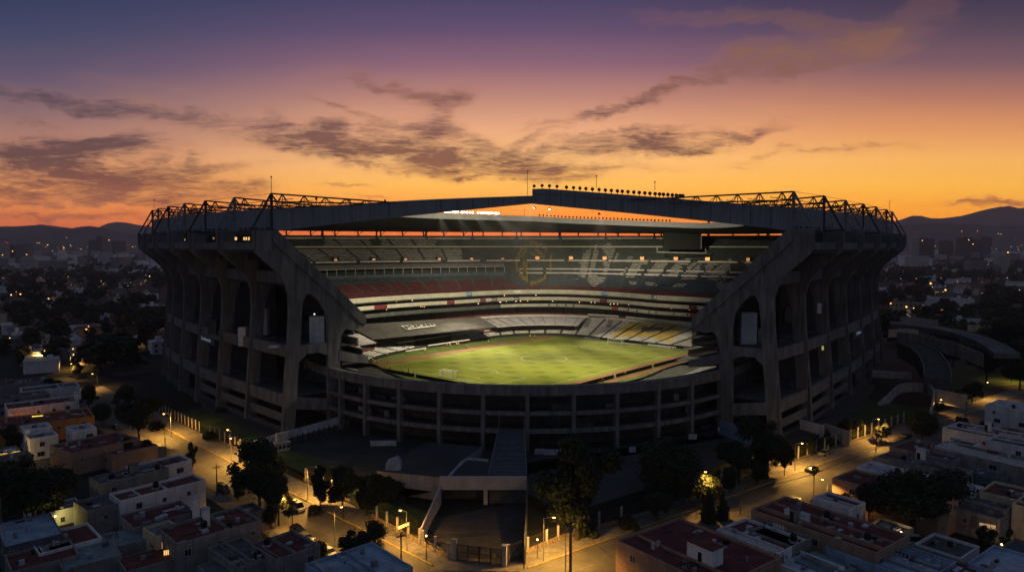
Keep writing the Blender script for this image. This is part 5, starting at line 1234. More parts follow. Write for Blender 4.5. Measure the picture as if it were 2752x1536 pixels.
LMP = [(641.6, 1250, 8.0, 'slim unlit-looking lamp post by the left end of the long white wall', (-.7, -.7), 3600), (460, 1172, 7.5, 'glowing orange street lamp by the dark left street tree', (-.8, -.5), 6500), (354, 1096, 7, 'street lamp left of the rearmost left ribs', (-1, 0), 3200), (263, 1045, 6.5, 'street lamp at the far left bend of the street', (-1, 0), 3000), (205, 1015, 6.5, 'street lamp by the far left street corner', (-1, 0), 3000), (110, 985, 8, 'tall street lamp behind the far left street corner', (1, 0), 3000),
 (827.5, 1345, 8, 'street lamp in the lit tree across the left street', (1, .3), 6500), (1094, 1480, 8, 'lamp post carrying a glowing tube sign left of the gate', (-.7, .4), 5200), (1460.7, 1508, 8.5, 'lamp post on the right of the gate before the tallest tree', (1, .2), 6500), (1872, 1366, 8.5, 'lamp post under the drooping lamplit tree', (1, .2), 4900), (2136, 1266, 7.5, 'lamp post on the right street beside the big dark tree', (1, .3), 6500), (2344, 1190, 7.3, 'lamp post on the right street among the pale posts', (1, .3), 5200), (2506.6, 1116, 6, 'lamp post at the curved retaining wall end', (1, -.6), 1500), (2640, 1075, 7, 'farther lamp post at the right end of the fence', (1, .2), 3800), (2718, 1030, 7, 'farthest lamp post beyond the right fence', (1, .2), 3200), (622, 1239, 8.6, 'lamp post in front of the fence left of the long white wall', (-.7, .7), 5200)]
for u, v, h, l, a, pw in LMP: lamp_post(u, v, h, l, a, pw)
lamp_post(740, 1420, 7, 'lamp post hidden in the dark street tree, lighting the small parked truck', (.8, .5), 4200)
lamp_post(2222, 1376, 7.5, 'lamp post beside the orange-lit tan house wall', (-.5, .2), 2600)
lamp_post(1520, 1536, 7.6, 'lamp post at the bottom of the right street', (.5, .5), 2200)
lamp_post(900, 1470, 8, 'lamp post over the left street near the round dark tree', (.6, .4), 3600)
lamp_post(60, 1160, 5, 'lamp lighting the orange house front at the far left', (.5, -.2), 2600)
for i, (u, v, h, c, pw, l) in enumerate(((150, 1425, 3, (1, .8, .2), 420, 'garden lamp under the huge dark left tree'), (420, 1512, 2.6, (1, .65, .25), 380, 'porch lamp of the teal-roofed house'), (2690, 1505, 3, (1, .62, .25), 900, 'porch lamp between the cream houses'), (2420, 1470, 3, (1, .7, .35), 260, 'courtyard lamp beside the parked white car'), (2730, 1290, 3, (.8, 1, .8), 200, 'greenish courtyard lamp at the right edge'), (30, 1250, 3, (1, .6, .1), 700, 'wall lamp before the orange house'), (1146, 1507, 4.8, (1, .6, .25), 60, 'short dark lantern post left of the gate'), (1444, 1500, 3.6, (1, .9, .7), 60, 'short white-topped lantern right of the gate'))):
    p = P(u, v); T = empty('lantern', p); tag(T, l, 'lantern', 'small lanterns'); mb = MB(); mb.bar((0, 0, 0), (0, 0, h), .07); mb.build('post', BLACK, T); mb = MB(); mb.ball((0, 0, h+.15), .2, 0, 6); mb.build('bulb', emat('lantern_warm', (1, .7, .3), 4), T)
    li = bpy.data.lights.new('lamp_light', 'POINT'); li.energy = pw; li.color = c; li.shadow_soft_size = .15; o = bpy.data.objects.new('lamp_light', li); col.objects.link(o); o.parent = T; o.location = (.4, -.4, h+.1)
# glowing tube sign on the pole left of the gate
p = PD(1084, 1412, 138); mb = MB(); mb.box(-1.1, 1.1, -.15, .15, -.22, .22); o = mb.build('tube_sign', emat('sign_glow', (1, .62, .18), 1.0), None, p, R(25)); o.rotation_euler.y = R(-14); tag(o, 'slanting glowing tube sign on the lamp post left of the gate', 'sign')
PO = []
def pole(u, v, h, label, cross=True, r=.16, z=0, heavy=False):
    p = P(u, v, z); T = empty('utility_pole', p); tag(T, label, 'utility pole', 'utility poles'); mb = MB(); mb.bar((0, 0, 0), (0, 0, h), r, 0, r*.7, 7); mb.build('shaft', WOOD, T)
    if cross: 
        mb = MB(); mb.box(-1.0, 1.0, -.07, .07, h-.9, h-.75); mb.build('crossarm', WOOD, T)
        mb = MB()
        for x in (-.9, -.3, .3, .9): mb.cyl((x, 0, h-.75), .06, .22, 6)
        mb.build('insulator', STEELG, T)
    if heavy:
        for z_, x in ((h-2.4, .35), (h-2.4, -.35)): mb = MB(); mb.cyl((x, 0, z_), .26, .9, 10); mb.build('transformer', STEELG, T)
        mb = MB()
        for k in range(9): mb.box(-.3, .3, -.05, .05, .6+k*.9, .66+k*.9)
        mb.bar((-.3, 0, 0), (-.3, 0, h-1), .05); mb.bar((.3, 0, 0), (.3, 0, h-1), .05); mb.build('ladder', STEEL, T)
    T.rotation_euler.z = R(35); return p+Vector((0, 0, h-.6))
tops = [pole(445.5, 1239, 8.2, 'wooden utility pole on the left roadside farthest from the gate', False), pole(583.5, 1333, 7.9, 'wooden utility pole near the parked van on the left street'), pole(786.6, 1424, 7.0, 'utility pole with a bent arm right of the large street tree'), pole(1078.7, 1560, 9.0, 'thick utility pole at the bottom edge left of the gate'), pole(1533, 1562, 11.5, 'heavy utility pole with transformers at the bottom right of the gate', True, .2, 0, True), pole(2186, 1357, 8.0, 'wooden utility pole in front of the tan house'), pole(2595, 1138, 7.5, 'thin utility pole right of the rounded black tree'), pole(1990, 1382, 3.0, 'short utility stub beside the street right of the conifers', False)]
pole(1408, 1528, 8.6, 'slim dark pole right of the gate', False, .12); pole(2354, 1214, 5.5, 'short utility pole on the near side of the right street', False)
mb = MB()
def wire(mb, a, c, sag=1.0):
    pr = a
    for k in range(1, 13): f = k/12; q = mixp(a, c, f)-Vector((0, 0, sag*4*f*(1-f))); mb.bar(pr, q, .022, n=3); pr = q
for a, c in ((tops[0], tops[1]), (tops[1], tops[2]), (tops[2], tops[3]), (tops[3], tops[4]), (tops[4], tops[5]), (tops[5], tops[6])):
    for s in (-.8, .0, .8): wire(mb, a+Vector((s*.7, s*.7, 0)), c+Vector((s*.7, s*.7, 0)))
wire(mb, tops[5], P(2420, 1340, 5), .4); wire(mb, tops[4], P(1700, 1536, 6), .3)
o = mb.build('overhead_wire', BLACK); tag(o, 'thin black overhead wires strung between the wooden poles', 'wire')
# ------------------------------------------------------------------ cars
def car(p, rz, m, label, van=0, headl=False):
    T = empty('parked_car', p, rz); tag(T, label, 'car', 'cars in the streets')
    h = 1.45 if not van else 2.0; mb = MB()
    body = [(-2.1, .35), (-2.15, .75), (-2.0, .95), (-1.2, 1.0), (2.05, .98), (2.15, .7), (2.1, .35)]; mb.prism(body, -.85, .85); mb.build('body', m, T)
    mb = MB(); c = [(-1.15, 1.0), (-.45, h), (1.3, h), (1.9, 1.0)] if not van else [(-1.5, 1.0), (-.9, h), (2.0, h), (2.1, 1.0)]; 
    lo = [(c[0][0], -.8, 1.0), (c[3][0], -.8, 1.0), (c[3][0], .8, 1.0), (c[0][0], .8, 1.0)]; hi = [(c[1][0], -.62, h), (c[2][0], -.62, h), (c[2][0], .62, h), (c[1][0], .62, h)]; mb.hexa(lo+hi); mb.build('windows', GLASS, T)
    mb = MB(); mb.box(c[1][0]-.03, c[2][0]+.03, -.64, .64, h, h+.05); mb.build('roof', m, T)
    for x in (-1.3, 1.3):
        for y in (-.86, .86): mb = MB(); mb.bar((x, y-.1, .33), (x, y+.1, .33), .33, 0, None, 12); mb.build('wheel', TYRE, T)
    for y in (-.6, .6): mb = MB(); mb.box(-2.19, -2.12, y-.16, y+.16, .6, .78); mb.build('headlight', LITC if headl else GLASS, T)
    return T
aL = math.atan2(dL.y, dL.x); aR = math.atan2(dRr.y, dRr.x)
car(G(601, 1322), aL, CARP[0], 'dark van parked behind the wooden pole on the left street', 1); car(G(800, 1370), aL, CARP[2], 'small lamplit white truck standing at the far kerb of the left street', 1)
car(G(800, 1430), aL, CARP[0], 'dark car parked in the side yard right of the large street tree'); car(G(880, 1493), aL, CARP[1], 'silver car at the roadside above the round dark tree'); car(G(2440, 1462), R(-8), CARP[2], 'white parked van under the big black tree', 1)
car(G(822, 1452), aL+.1, CARP[1], 'silver car beside the lowest maroon-roofed house'); car(G(2215, 1222), aR, CARP[1], 'car with pale roof by the far kerb of the right street'); car(G(2200, 1350), aR, CARP[0], 'dark car half hidden beside the pole before the tan house')
car(G(2725, 1090), aR, CARP[2], 'white car by the farthest right lamp')
random.seed(6); cg = []
for k, (st, s, b_, a_) in enumerate(((LS, 92, -11.3, aL), (LS, 99, -11.3, aL), (LS, 72, -1.3, aL), (LS, 140, -1.4, aL), (LS, 150, -11.2, aL), (RS, 64, -11.2, aR), (RS, 71, -11.3, aR), (RS, 96, -1.4, aR), (RS, 118, -11.3, aR), (RS, 125, -11.2, aR), (RS, 150, -1.3, aR), (LS, 20, -11.3, aL), (LS, 166, -1.4, aL))):
    p = st(s, b_, .03); cg.append((car(p, a_+random.choice((0, math.pi)), CARP[(k*2+1) % 3], 'x', headl=False), st))
for st, nm in ((LS, 'left'), (RS, 'right')):
    L_ = sorted([c for c, s in cg if s is st], key=lambda o: o.location.y)
    for i, o in enumerate(L_): o['label'] = 'small car parked along the %s street, %s of its row counted from the gate' % (nm, ['first', 'second', 'third', 'fourth', 'fifth', 'sixth', 'seventh', 'eighth'][i])
# ------------------------------------------------------------------ houses
WIN = [0]
def house(c, ang_, L_, D_, h, wall, roof, label, anchor='N', par=.55, wins=3, lit=.07, hut=None, name='house', group='houses', slope=0, door=False, tank=0, skyl=0, seed=None, cat='house', clut=1.0):
    """c = roof corner pixel (nearest the camera); sides run at ang_ and ang_+90"""
    rnd = random.Random(seed if seed is not None else int(c[0]*7+c[1])); a = R(ang_)
    p = P(c[0], c[1], h) if len(c) == 2 else Vector(c)
    d1 = Vector((math.cos(a), math.sin(a), 0)); d2 = Vector((-d1.y, d1.x, 0))
    if anchor == 'L': p = p-d2*D_
    T = empty(name, (p.x, p.y, 0), a); tag(T, label, cat, group); t = .22
    mb = MB(); top = h
    mb.box(0, L_, 0, t, 0, top); mb.box(0, L_, D_-t, D_, 0, top); mb.box(0, t, t, D_-t, 0, top); mb.box(L_-t, L_, t, D_-t, 0, top); mb.build('wall', wall, T)
    mb = MB(); zt = h-par
    if slope: mb.hexa([(t, t, zt-.3), (L_-t, t, zt-.3), (L_-t, D_-t, zt-.3), (t, D_-t, zt-.3), (t, t, zt), (L_-t, t, zt), (L_-t, D_-t, zt+slope), (t, D_-t, zt+slope)])
    else: mb.box(t, L_-t, t, D_-t, zt-.3, zt)
    rf = mb.build('roof', roof, T)
    def window(x, y, z, rot, lit_):
        W_ = empty('window', (x, y, z), rot, T); w, hh = rnd.choice(((1.1, 1.2), (1.6, 1.2), (.7, .9))); mb = MB()
        mb.box(-w/2-.08, w/2+.08, -.06, .02, -.08, 0); mb.box(-w/2-.08, w/2+.08, -.06, .02, hh, hh+.08); mb.box(-w/2-.08, -w/2, -.06, .02, 0, hh); mb.box(w/2, w/2+.08, -.06, .02, 0, hh); mb.box(-.03, .03, -.05, .01, 0, hh); mb.build('frame', RWHT, W_)
        mb = MB(); mb.box(-w/2, w/2, -.03, -.01, 0, hh); mb.build('pane', LITW if lit_ else GLASS, W_)
    fl = [h-par-2.1]+([h-par-4.8] if h > 6 else [])
    for z in fl:
        for k in range(wins):
            x = L_*(k+.5+rnd.uniform(-.2, .2))/wins
            if rnd.random() < .75: window(x, 0, z, 0, rnd.random() < lit)
            y = D_*(k+.5+rnd.uniform(-.2, .2))/wins
            if rnd.random() < .6: window(0, y, z, -math.pi/2, rnd.random() < lit)
    if door: mb = MB(); mb.box(L_*.3, L_*.3+1, -.04, .0, 0, 2.1); mb.build('door', GLASS, T)
    if hut: hx, hy, hw, hd, hh = hut; mb = MB(); mb.box(hx, hx+hw, hy, hy+hd, zt, zt+hh); q = mb.build('stair_hut', WWHT, T); mb = MB(); mb.box(hx-.1, hx+hw+.1, hy-.1, hy+hd+.1, zt+hh, zt+hh+.12); mb.build('hut_roof', RRED, q); mb = MB(); mb.box(hx+hw*.4, hx+hw*.4+.8, hy-.03, hy, zt, zt+1.9); mb.build('door', GLASS, q)
    for k in range(tank): 
        x, y = rnd.uniform(1, L_-1.5), rnd.uniform(1, D_-1.5); q = T.location+d1*x+d2*y+Vector((0, 0, zt)); TK.append((q, ('' if tank == 1 else ('first ' if k == 0 else 'second '))+'black water drum on the '+' '.join(label.replace(',', '').split()[:10])))
    for k in range(skyl): x, y = rnd.uniform(1, L_-2), rnd.uniform(1, D_-2); mb = MB(); mb.box(x, x+1.4, y, y+.9, zt, zt+rnd.uniform(.15, .6)); mb.build('roof_vent', rnd.choice([RWHT, STEELG, RGRY]), T)
    nb0 = int(L_*D_/14*clut)
    for k in range(nb0):
        x, y = rnd.uniform(.6, L_-1.6), rnd.uniform(.6, D_-1.6); kd = rnd.random(); mb = MB(); m_ = rnd.choice((RWHT, STEELG, WGRY, RGRY, TANK, CONL))
        if kd < .3: mb.box(x, x+rnd.uniform(.4, 1.3), y, y+rnd.uniform(.4, 1), zt, zt+rnd.uniform(.3, 1.1)); nm = 'roof_box'
        elif kd < .45: mb.bar((x, y, zt+.12), (x+rnd.uniform(-2, 2)*.5, y+rnd.uniform(.8, 2.5)*.6, zt+.12), .07); nm = 'pipe'
        elif kd < .6: mb.bar((x, y, zt), (x, y, zt+rnd.uniform(1, 2.6)), .03); mb.bar((x-.4, y, zt+.9), (x+.4, y, zt+.9), .02); nm = 'antenna'; m_ = STEEL
        elif kd < .72: mb.cyl((x, y, zt), rnd.uniform(.3, .5), rnd.uniform(.5, 1.2), 10); nm = 'cylinder_tank'
        elif kd < .86:
            w_ = rnd.uniform(1.2, 3); mb.box(x, min(L_-.4, x+w_), y, y+rnd.uniform(.7, 1.4), zt+.02, zt+.08); nm = 'roof_sheet'
        elif kd < .92:
            nm = 'laundry_line'; m_ = rnd.choice((WHT, SRED, RBLUE)); y2 = min(D_-.4, y+2.6); mb.bar((x, y, zt), (x, y, zt+1.8), .03); mb.bar((x, y2, zt), (x, y2, zt+1.8), .03); mb.bar((x, y, zt+1.75), (x, y2, zt+1.75), .015, n=3)
            yy = y+.3
            while yy < y2-.5: mb.face([(x, yy, zt+1.74), (x, yy+.45, zt+1.74), (x+.05, yy+.45, zt+1.0), (x+.05, yy, zt+.95)]); yy += .6
        else:
            mb.box(x, x+.15, .3, D_-.3, zt, zt+rnd.uniform(.3, .9)); nm = 'roof_wall'; m_ = wall
        mb.build(nm, m_, T)
    for k in range(rnd.choice((0, 2, 4)) if clut else 0):
        x = rnd.choice((.1, L_-.1)); y = rnd.choice((.1, D_-.1)); mb = MB()
        for q in range(4): mb.bar((x+.06*(q % 2), y+.06*(q//2), h), (x+.06*(q % 2)+rnd.uniform(-.1, .1), y+.06*(q//2), h+rnd.uniform(.5, 1)), .015, n=3)
        mb.build('rebar', STEEL, T)
    FOOT.append((T.location.x, T.location.y, a, L_, D_))
    return T
FOOT = []
TK = []
HL = [ # left block
 ((322, 1345), 48, 18, 6.5, 6.3, WWHT, RRED, 'long white house with red roof and water drum, by the left street', dict(hut=None, tank=1, skyl=2, wins=3)),
 ((192, 1218), 55, 17.5, 13, 6.0, WTAN, RMAR, 'long tan house with stained blank wall and dark roof, right of the huge tree', dict(skyl=4, wins=3)),
 ((0, 1150), 38, 24, 15, 6.0, WORA, RRED, 'orange-walled house glowing at the left edge', dict(wins=4, lit=0)),
 ((19, 1099), 40, 20, 11, 6.6, WWHT, RMAR, 'long white house with one lit window at the left, behind the orange house', dict(wins=4, skyl=3)),
 ((60, 1052), 40, 18, 10, 6.2, WWHT, RGRY, 'second long white house from the orange house, farther back', dict(wins=3, skyl=3)),
 ((0, 1035), 40, 16, 10, 6.2, WGRY, RMAR, 'grey house behind the second long white house', dict(wins=3, skyl=2)),
 ((476, 1461), 45, 15.6, 10, 6.6, WGRY, RRED, 'grey block house with maroon roof and white chimney boxes at lower left', dict(skyl=2, tank=2, wins=3)),
 ((358, 1418), 45, 12, 9, 5.4, WGRY, RMAR, 'low maroon-roofed house between the white house and the grey block house', dict(skyl=5, wins=2)),
 ((743, 1503), 47, 8.5, 9.5, 6.0, WGRY, RMAR, 'maroon-roofed house beside the small round tree at the bottom', dict(tank=1, wins=2)),
 ((640, 1525), 47, 6.5, 12, 5.0, WGRY, RGRY, 'small grey outbuilding left of the bottom maroon roof', dict(skyl=1, tank=1)),
 ((920, 1590), 42, 13, 13, 6.4, RBLUE, RBLUE, 'pale blue hipped house cut by the bottom edge', dict(slope=.0, wins=0)),
 ((420, 1440), 50, 5, 6, 6.0, WCRM, RTEAL, 'small house with teal metal roof and glowing cream wall', dict(slope=-.0, wins=2, lit=1)),
 ((240, 1485), 40, 12, 8, 4.2, WGRY, RTEAL, 'low shed roofed with teal metal sheets in three strips', dict(par=.1, wins=0)),
 ((105, 1487), 45, 10, 10, 5.0, WWHT, RRED, 'red-roofed house between the blue roof and the teal sheet roof', dict(wins=2)),
 ((10, 1470), 42, 9, 14, 6.0, RGRY, RBLUE, 'blue-roofed house at the left edge below the huge tree', dict(par=.1, wins=2)),
 ((170, 1530), 42, 9, 8, 4.4, WGRY, RTEAL, 'teal sheet roof cut by the bottom edge at left', dict(par=.1, wins=0)),
 ((30, 1536), 42, 10, 9, 5.0, WGRY, RRED, 'red roof in the bottom left corner', dict(wins=1)),
 ((340, 1536), 42, 15, 7, 3.4, WGRY, RRED, 'low red roof between the glowing cream wall and the bottom edge', dict(par=.1, wins=0)),
 ((235, 1372), 50, 12, 8, 5.6, WGRY, RGRY, 'pale grey flat house with parapets left of the long white house', dict(skyl=3, wins=2)),
 ((270, 1300), 50, 15, 7, 6.2, WGRY, RGRY, 'cluttered grey roof behind the long white house', dict(skyl=6, tank=2, wins=2)),
 ((370, 1268), 50, 13, 7, 5.8, WWHT, RMAR, 'white-parapet house reaching the street beside the narrow tree', dict(skyl=3, wins=2)),
 ((300, 1222), 52, 12, 8, 4.6, WTAN, RMAR, 'low dark roof joined to the tan house', dict(skyl=1, wins=1)),
 ((560, 1545), 45, 9, 5, 3.6, WGRY, RGRY, 'low grey shed at the bottom with pale printed roof sheets', dict(par=.1)),
 ((600, 1400), 45, 9, 6, 4.2, WGRY, RGRY, 'flat grey yard roof behind the grey block house', dict(par=.3, skyl=1)),
 # right block
 ((1655, 1449), 37, 17.5, 22, 6.6, WTAN, RMAR, 'large house with broad maroon roof at lower right centre', dict(anchor='L', hut=None, skyl=2, wins=3)),
 ((1925, 1421), 37, 9.5, 13, 5.6, WWHT, RRED, 'white-parapet house with red roof right of the broad maroon roof', dict(anchor='L', skyl=3, wins=2)),
 ((2018, 1367), 37, 12.5, 25, 6.5, WTAN, RMAR, 'dark maroon-roofed house with two glowing windows', dict(anchor='L', skyl=6, tank=2, wins=3, lit=0)),
 ((2014, 1424), 37, 6.5, 9, 5.6, WGRY, RMAR, 'grey-green tower-like house in front of the dark maroon roof', dict(anchor='L', tank=1, wins=2)),
 ((2217, 1467), 37, 12.5, 17, 4.8, RBLUE, RBLUE, 'flat blue-grey roofed house with white curb, lower right', dict(anchor='L', wins=2)),
 ((2237, 1282), 37, 10, 22, 7.4, WTAN, RMAR, 'orange-lit tan two-storey house on the right street', dict(anchor='L', wins=3, skyl=2)),
 ((2300, 1254), 37, 8, 18, 6.6, WWHT, RWHT, 'long white-roofed house behind the tan one', dict(anchor='L', skyl=4, tank=1)),
 ((2352, 1226), 37, 8, 19, 6.8, WGRY, RRED, 'red-roofed house behind the long white roof', dict(anchor='L', skyl=3, tank=1)),
 ((2391, 1199), 37, 14, 15, 7.2, WGRY, RMAR, 'grey gable house with maroon roof near the rounded black tree', dict(anchor='L', skyl=2)),
 ((2507, 1203), 37, 9, 20, 8.0, WGRY, CONL, 'hall with a long pinkish vaulted roof', dict(anchor='L', par=.05, slope=.6, wins=2)),
 ((2600, 1235), 37, 8, 14, 6.6, WGRY, RGRY, 'dark grey pitched house right of the vaulted hall', dict(anchor='L', par=.05, slope=.8)),
 ((2533, 1148), 37, 12, 22, 6.0, WWHT, RMAR, 'maroon-roofed house with white tanks right of the rounded tree', dict(anchor='L', skyl=4, tank=1)),
 ((2648, 1085), 37, 12, 20, 8.0, WWHT, RWHT, 'white and tan two-storey house at the right frame edge', dict(anchor='L', wins=3, skyl=2)),
 ((2650, 1180), 37, 9, 14, 6.6, WWHT, RGRY, 'pale blue-grey house below the white and tan one', dict(anchor='L', skyl=2)),
 ((2400, 1290), 37, 9, 22, 6.4, WGRY, RGRY, 'long grey flat house right of the orange-lit tan house', dict(anchor='L', skyl=4, tank=1)),
 ((2505, 1295), 37, 6, 8, 7.2, WWHT, RWHT, 'pair of small white roof rooms on the grey flat house', dict(anchor='L', skyl=1)),
 ((2540, 1355), 37, 9, 10, 5.2, WGRY, RGRY, 'small dark-roofed house left of the cream houses', dict(anchor='L', wins=1)),
 ((2632, 1318), 40, 10, 12, 7.4, WCRM, RMAR, 'cream house with lit upper window and balcony at right', dict(anchor='L', wins=2, lit=.2)),
 ((2720, 1352), 40, 12, 12, 7.4, WCRM, RMAR, 'cream corner house cut by the right frame edge', dict(anchor='L', wins=2, lit=.2)),
 ((2350, 1490), 37, 10, 20, 4.6, WGRY, RMAR, 'dark maroon flat roof at the bottom, left of the bright blue roof', dict(anchor='L', skyl=3)),
 ((2600, 1510), 37, 12, 16, 5.0, RBLUE, RBLUE, 'blue roof in the bottom right corner', dict(anchor='L', wins=1)),
 ((2060, 1500), 37, 8, 10, 4.2, WWHT, RWHT, 'pale low roof with white pipe at the bottom', dict(anchor='L', skyl=2)),
 ((2130, 1510), 37, 7, 8, 3.6, WGRY, RTEAL, 'low folded metal roof under the two glowing windows', dict(anchor='L', par=.05, slope=.5)),
 ((2230, 1540), 37, 12, 10, 3.6, WGRY, RGRY, 'dark yard building at the bottom below the blue-grey roof', dict(anchor='L')),
 ((2560, 1260), 37, 8, 10, 5.5, mat('wall_teal', (.08, .16, .17), .8, .3, .5), RGRY, 'teal-walled house between the grey flats', dict(anchor='L', wins=2)),
 ((2690, 1270), 37, 9, 10, 5.5, WGRY, RWHT, 'pale roofed house left of the frame edge below the vaulted hall', dict(anchor='L', skyl=2)),
]
for c, an, L_, D_, h, wl, rf, lb, kw in HL: house(c, an, L_, D_, h, wl, rf, lb, **kw)
def occupied(p, m):
    for (x, y, a, L_, D_) in FOOT:
        dx, dy = p.x-x, p.y-y; s = dx*math.cos(a)+dy*math.sin(a); t = -dx*math.sin(a)+dy*math.cos(a)
        if -m < s < L_+m and -m < t < D_+m: return True
    return False
random.seed(17); NIN = 0
for fr_n, st, base_a in (('l', LS, 45), ('r', RS, 37)):
    for bi in range(9):
        for si in range(-4, 22):
            p = st(si*9.5+random.uniform(-1.5, 1.5), -24-bi*10.5+random.uniform(-1, 1)); u, v = proj((p.x, p.y, 4)) if p.y > 60 else (9999, 0)
            if not (-220 < u < 2970 and v < 1640 and p.y < 330) or occupied(p, 5.2): continue
            if (fr_n == 'l' and p.x > -8) or (fr_n == 'r' and p.x < 15): continue
            if any((P(t[1], t[2]).xy-p.xy).length < 5.5 for t in tl) or random.random() < .12: continue
            o_ = J1 if fr_n == 'l' else K1; n_ = nR if fr_n == 'l' else nL; b_ = (p-o_).dot(n_)
            if b_ > -16 : pass
            Lh, Dh, hh = random.uniform(6, 9), random.uniform(6, 8.5), random.choice((3.4, 5.6, 6.2, 6.6, 4.6))
            a_ = R(base_a); c0 = p-Vector((math.cos(a_), math.sin(a_), 0))*Lh/2-Vector((-math.sin(a_), math.cos(a_), 0))*Dh/2
            T = house((c0.x, c0.y, hh), base_a, Lh, Dh, hh, random.choice((WWHT, WGRY, WTAN, WWHT, WCRM, WGRY)), random.choice((RRED, RMAR, RGRY, RWHT, RGRY, RTEAL)), 'x', wins=1, skyl=1, lit=.07, group='small infill houses')
            FOOT[-1] = FOOT[-1]; NIN += 1
print('infill', NIN)
# roof rooms and lit openings
def roofroom(u, v, z, w, d_, h, ang_, label, wall=WWHT, roof=RRED):
    p = P(u, v, z); T = empty('roof_room', p, R(ang_)); tag(T, label, 'roof room', 'rooms on flat roofs'); mb = MB(); mb.box(0, w, 0, d_, 0, h); mb.build('wall', wall, T); mb = MB(); mb.box(-.1, w+.1, -.1, d_+.1, h, h+.14); mb.build('roof', roof, T); mb = MB(); mb.box(-.03, 0, d_*.4, d_*.4+.8, 0, 2); mb.build('door', GLASS, T)
roofroom(1913, 1528, 6.0, 3.0, 5.2, 3.0, 37, 'white stair room with dark door on the broad maroon roof'); roofroom(520, 1400, 6.0, 1.3, 1.5, 4.4, 45, 'white chimney-like box on the grey block house', WWHT, RWHT); roofroom(548, 1420, 6.0, 1.2, 1.2, 3.6, 45, 'second white box on the grey block house', WWHT, RWHT)
roofroom(2140, 1405, 6.0, 1.5, 1.5, 2.6, 37, 'tall grey box on the dark maroon roof', WGRY, RGRY); roofroom(2165, 1408, 6.0, 1.6, 4.5, 1.5, 37, 'long low white box on the dark maroon roof', WWHT, RWHT)
roofroom(350, 1275, 5.7, 2, 1.2, 2.2, 50, 'grey tank room on the cluttered roof', WGRY, RGRY); roofroom(200, 1075, 6, 2, 2, 2.4, 40, 'small white room on the white house roof', WWHT, RWHT); roofroom(2480, 1240, 6.6, 1.6, 1.6, 2.8, 37, 'white tank tower by the vaulted hall', WWHT, RWHT); roofroom(2660, 1160, 6, 1.4, 1.4, 2.6, 37, 'white cylinder room right of the maroon roof', WWHT, RWHT)
for u, v, w, hh, m in ((2149, 1458, 12, 15, LITW), (2202, 1474, 25, 22, LITW), (101, 1120, 26, 9, emat('lit_gold', (1, .72, .12), 1.3)), (463, 1468, 6, 14, LITW), (448, 1490, 14, 30, LITW), (2653, 1418, 38, 26, emat('lit_curtain', (.8, .5, .25), .35)), (2350, 1396, 28, 22, WORA)):
    D = P(u, v, 3).y-.6 if u > 400 else P(u, v, 5).y-1; p = PD(u, v+hh/2, D); mb = MB(); ww = w*D/F; h_ = hh*D/F
    T = empty('window', p, R(-33) if u > 1900 else R(25)); tag(T, {2149: 'small glowing window of the dark maroon-roofed house', 2202: 'larger glowing window right of the small one', 101: 'bright gold window in the long white house', 463: 'small lit opening by the teal roof', 448: 'glowing doorway below the teal roof', 2653: 'curtained lit window of the cream house', 2350: 'orange-lit gate beneath the big black tree'}[u], 'window', 'lit windows')
    mb.box(-ww/2, ww/2, -.05, .05, 0, h_); mb.build('pane', m, T); mb = MB(); mb.box(-ww/2-.06, ww/2+.06, -.09, -.05, -.08, 0); mb.box(-ww/2-.06, ww/2+.06, -.09, -.05, h_, h_+.08)
    for k in range(4): x = -ww/2+ww*k/3; mb.box(x-.03, x+.03, -.09, -.05, 0, h_)
    mb.build('frame', STEEL, T)
for i, (q, lab_) in enumerate(TK):
    T = empty('water_tank', q); tag(T, lab_, 'water tank', 'black water drums on the roofs'); mb = MB(); mb.cyl((0, 0, .3), .6, 1.1, 14); mb.cyl((0, 0, 1.4), .6, .3, 14, 0, .25); mb.build('drum', TANK, T); mb = MB(); mb.box(-.7, .7, -.7, .7, 0, .3); mb.build('plinth', CONL, T)
# ------------------------------------------------------------------ city further away
random.seed(44)
fh, ft, fl = [], [], []
hm = []
for k in range(5):
    wl = [WWHT, WTAN, WGRY, WCRM, WWHT][k]; rf = [RWHT, RRED, RGRY, RMAR, CONL][k]; mb = MB(); L_, D_, h = [14, 12, 20, 10, 26][k], [9, 10, 11, 10, 12][k], [5.5, 6, 6.5, 7.5, 6][k]
    mb.box(0, L_, 0, D_, 0, h, 0); mb.box(-.2, L_+.2, -.2, D_+.2, h, h+.15, 1); mb.box(2, 4.5, 2, 4, h+.15, h+2.2, 0); mb.box(L_*.6, L_*.6+1.5, 3, 4, h+.15, h+1.2, 1)
    for x in range(1, int(L_)-1, 3):
        mb.box(x, x+1.2, -.05, 0, h-2.2, h-1, 2)
        if k != 4: mb.box(x, x+1.2, -.05, 0, .9, 2, 2)
    me = mb.build('far_house', [wl, rf, GLASS]); hm.append(me)
def clear(p, m=0):
    if p.y < 100: return False
    q = Vector((p.x-PC.x, p.y-PC.y)); 
    if (q.x/195)**2+((q.y-15)/190)**2 < 1: return False
    for st, n in ((LS, nL), (RS, nR)):
        o_ = K1 if st is LS else J1; d_ = dL if st is LS else dRr; r_ = Vector((p.x, p.y, 0))-o_; s = r_.dot(d_); b_ = r_.dot(n)
        if -19 < b_ < 10 and -30 < s < 240: return False
    return True
placed = []
def free(p, r):
    for q, rr in placed:
        if (q-p).length < r+rr: return False
    placed.append((p.copy(), r)); return True
first_used = [False]*5
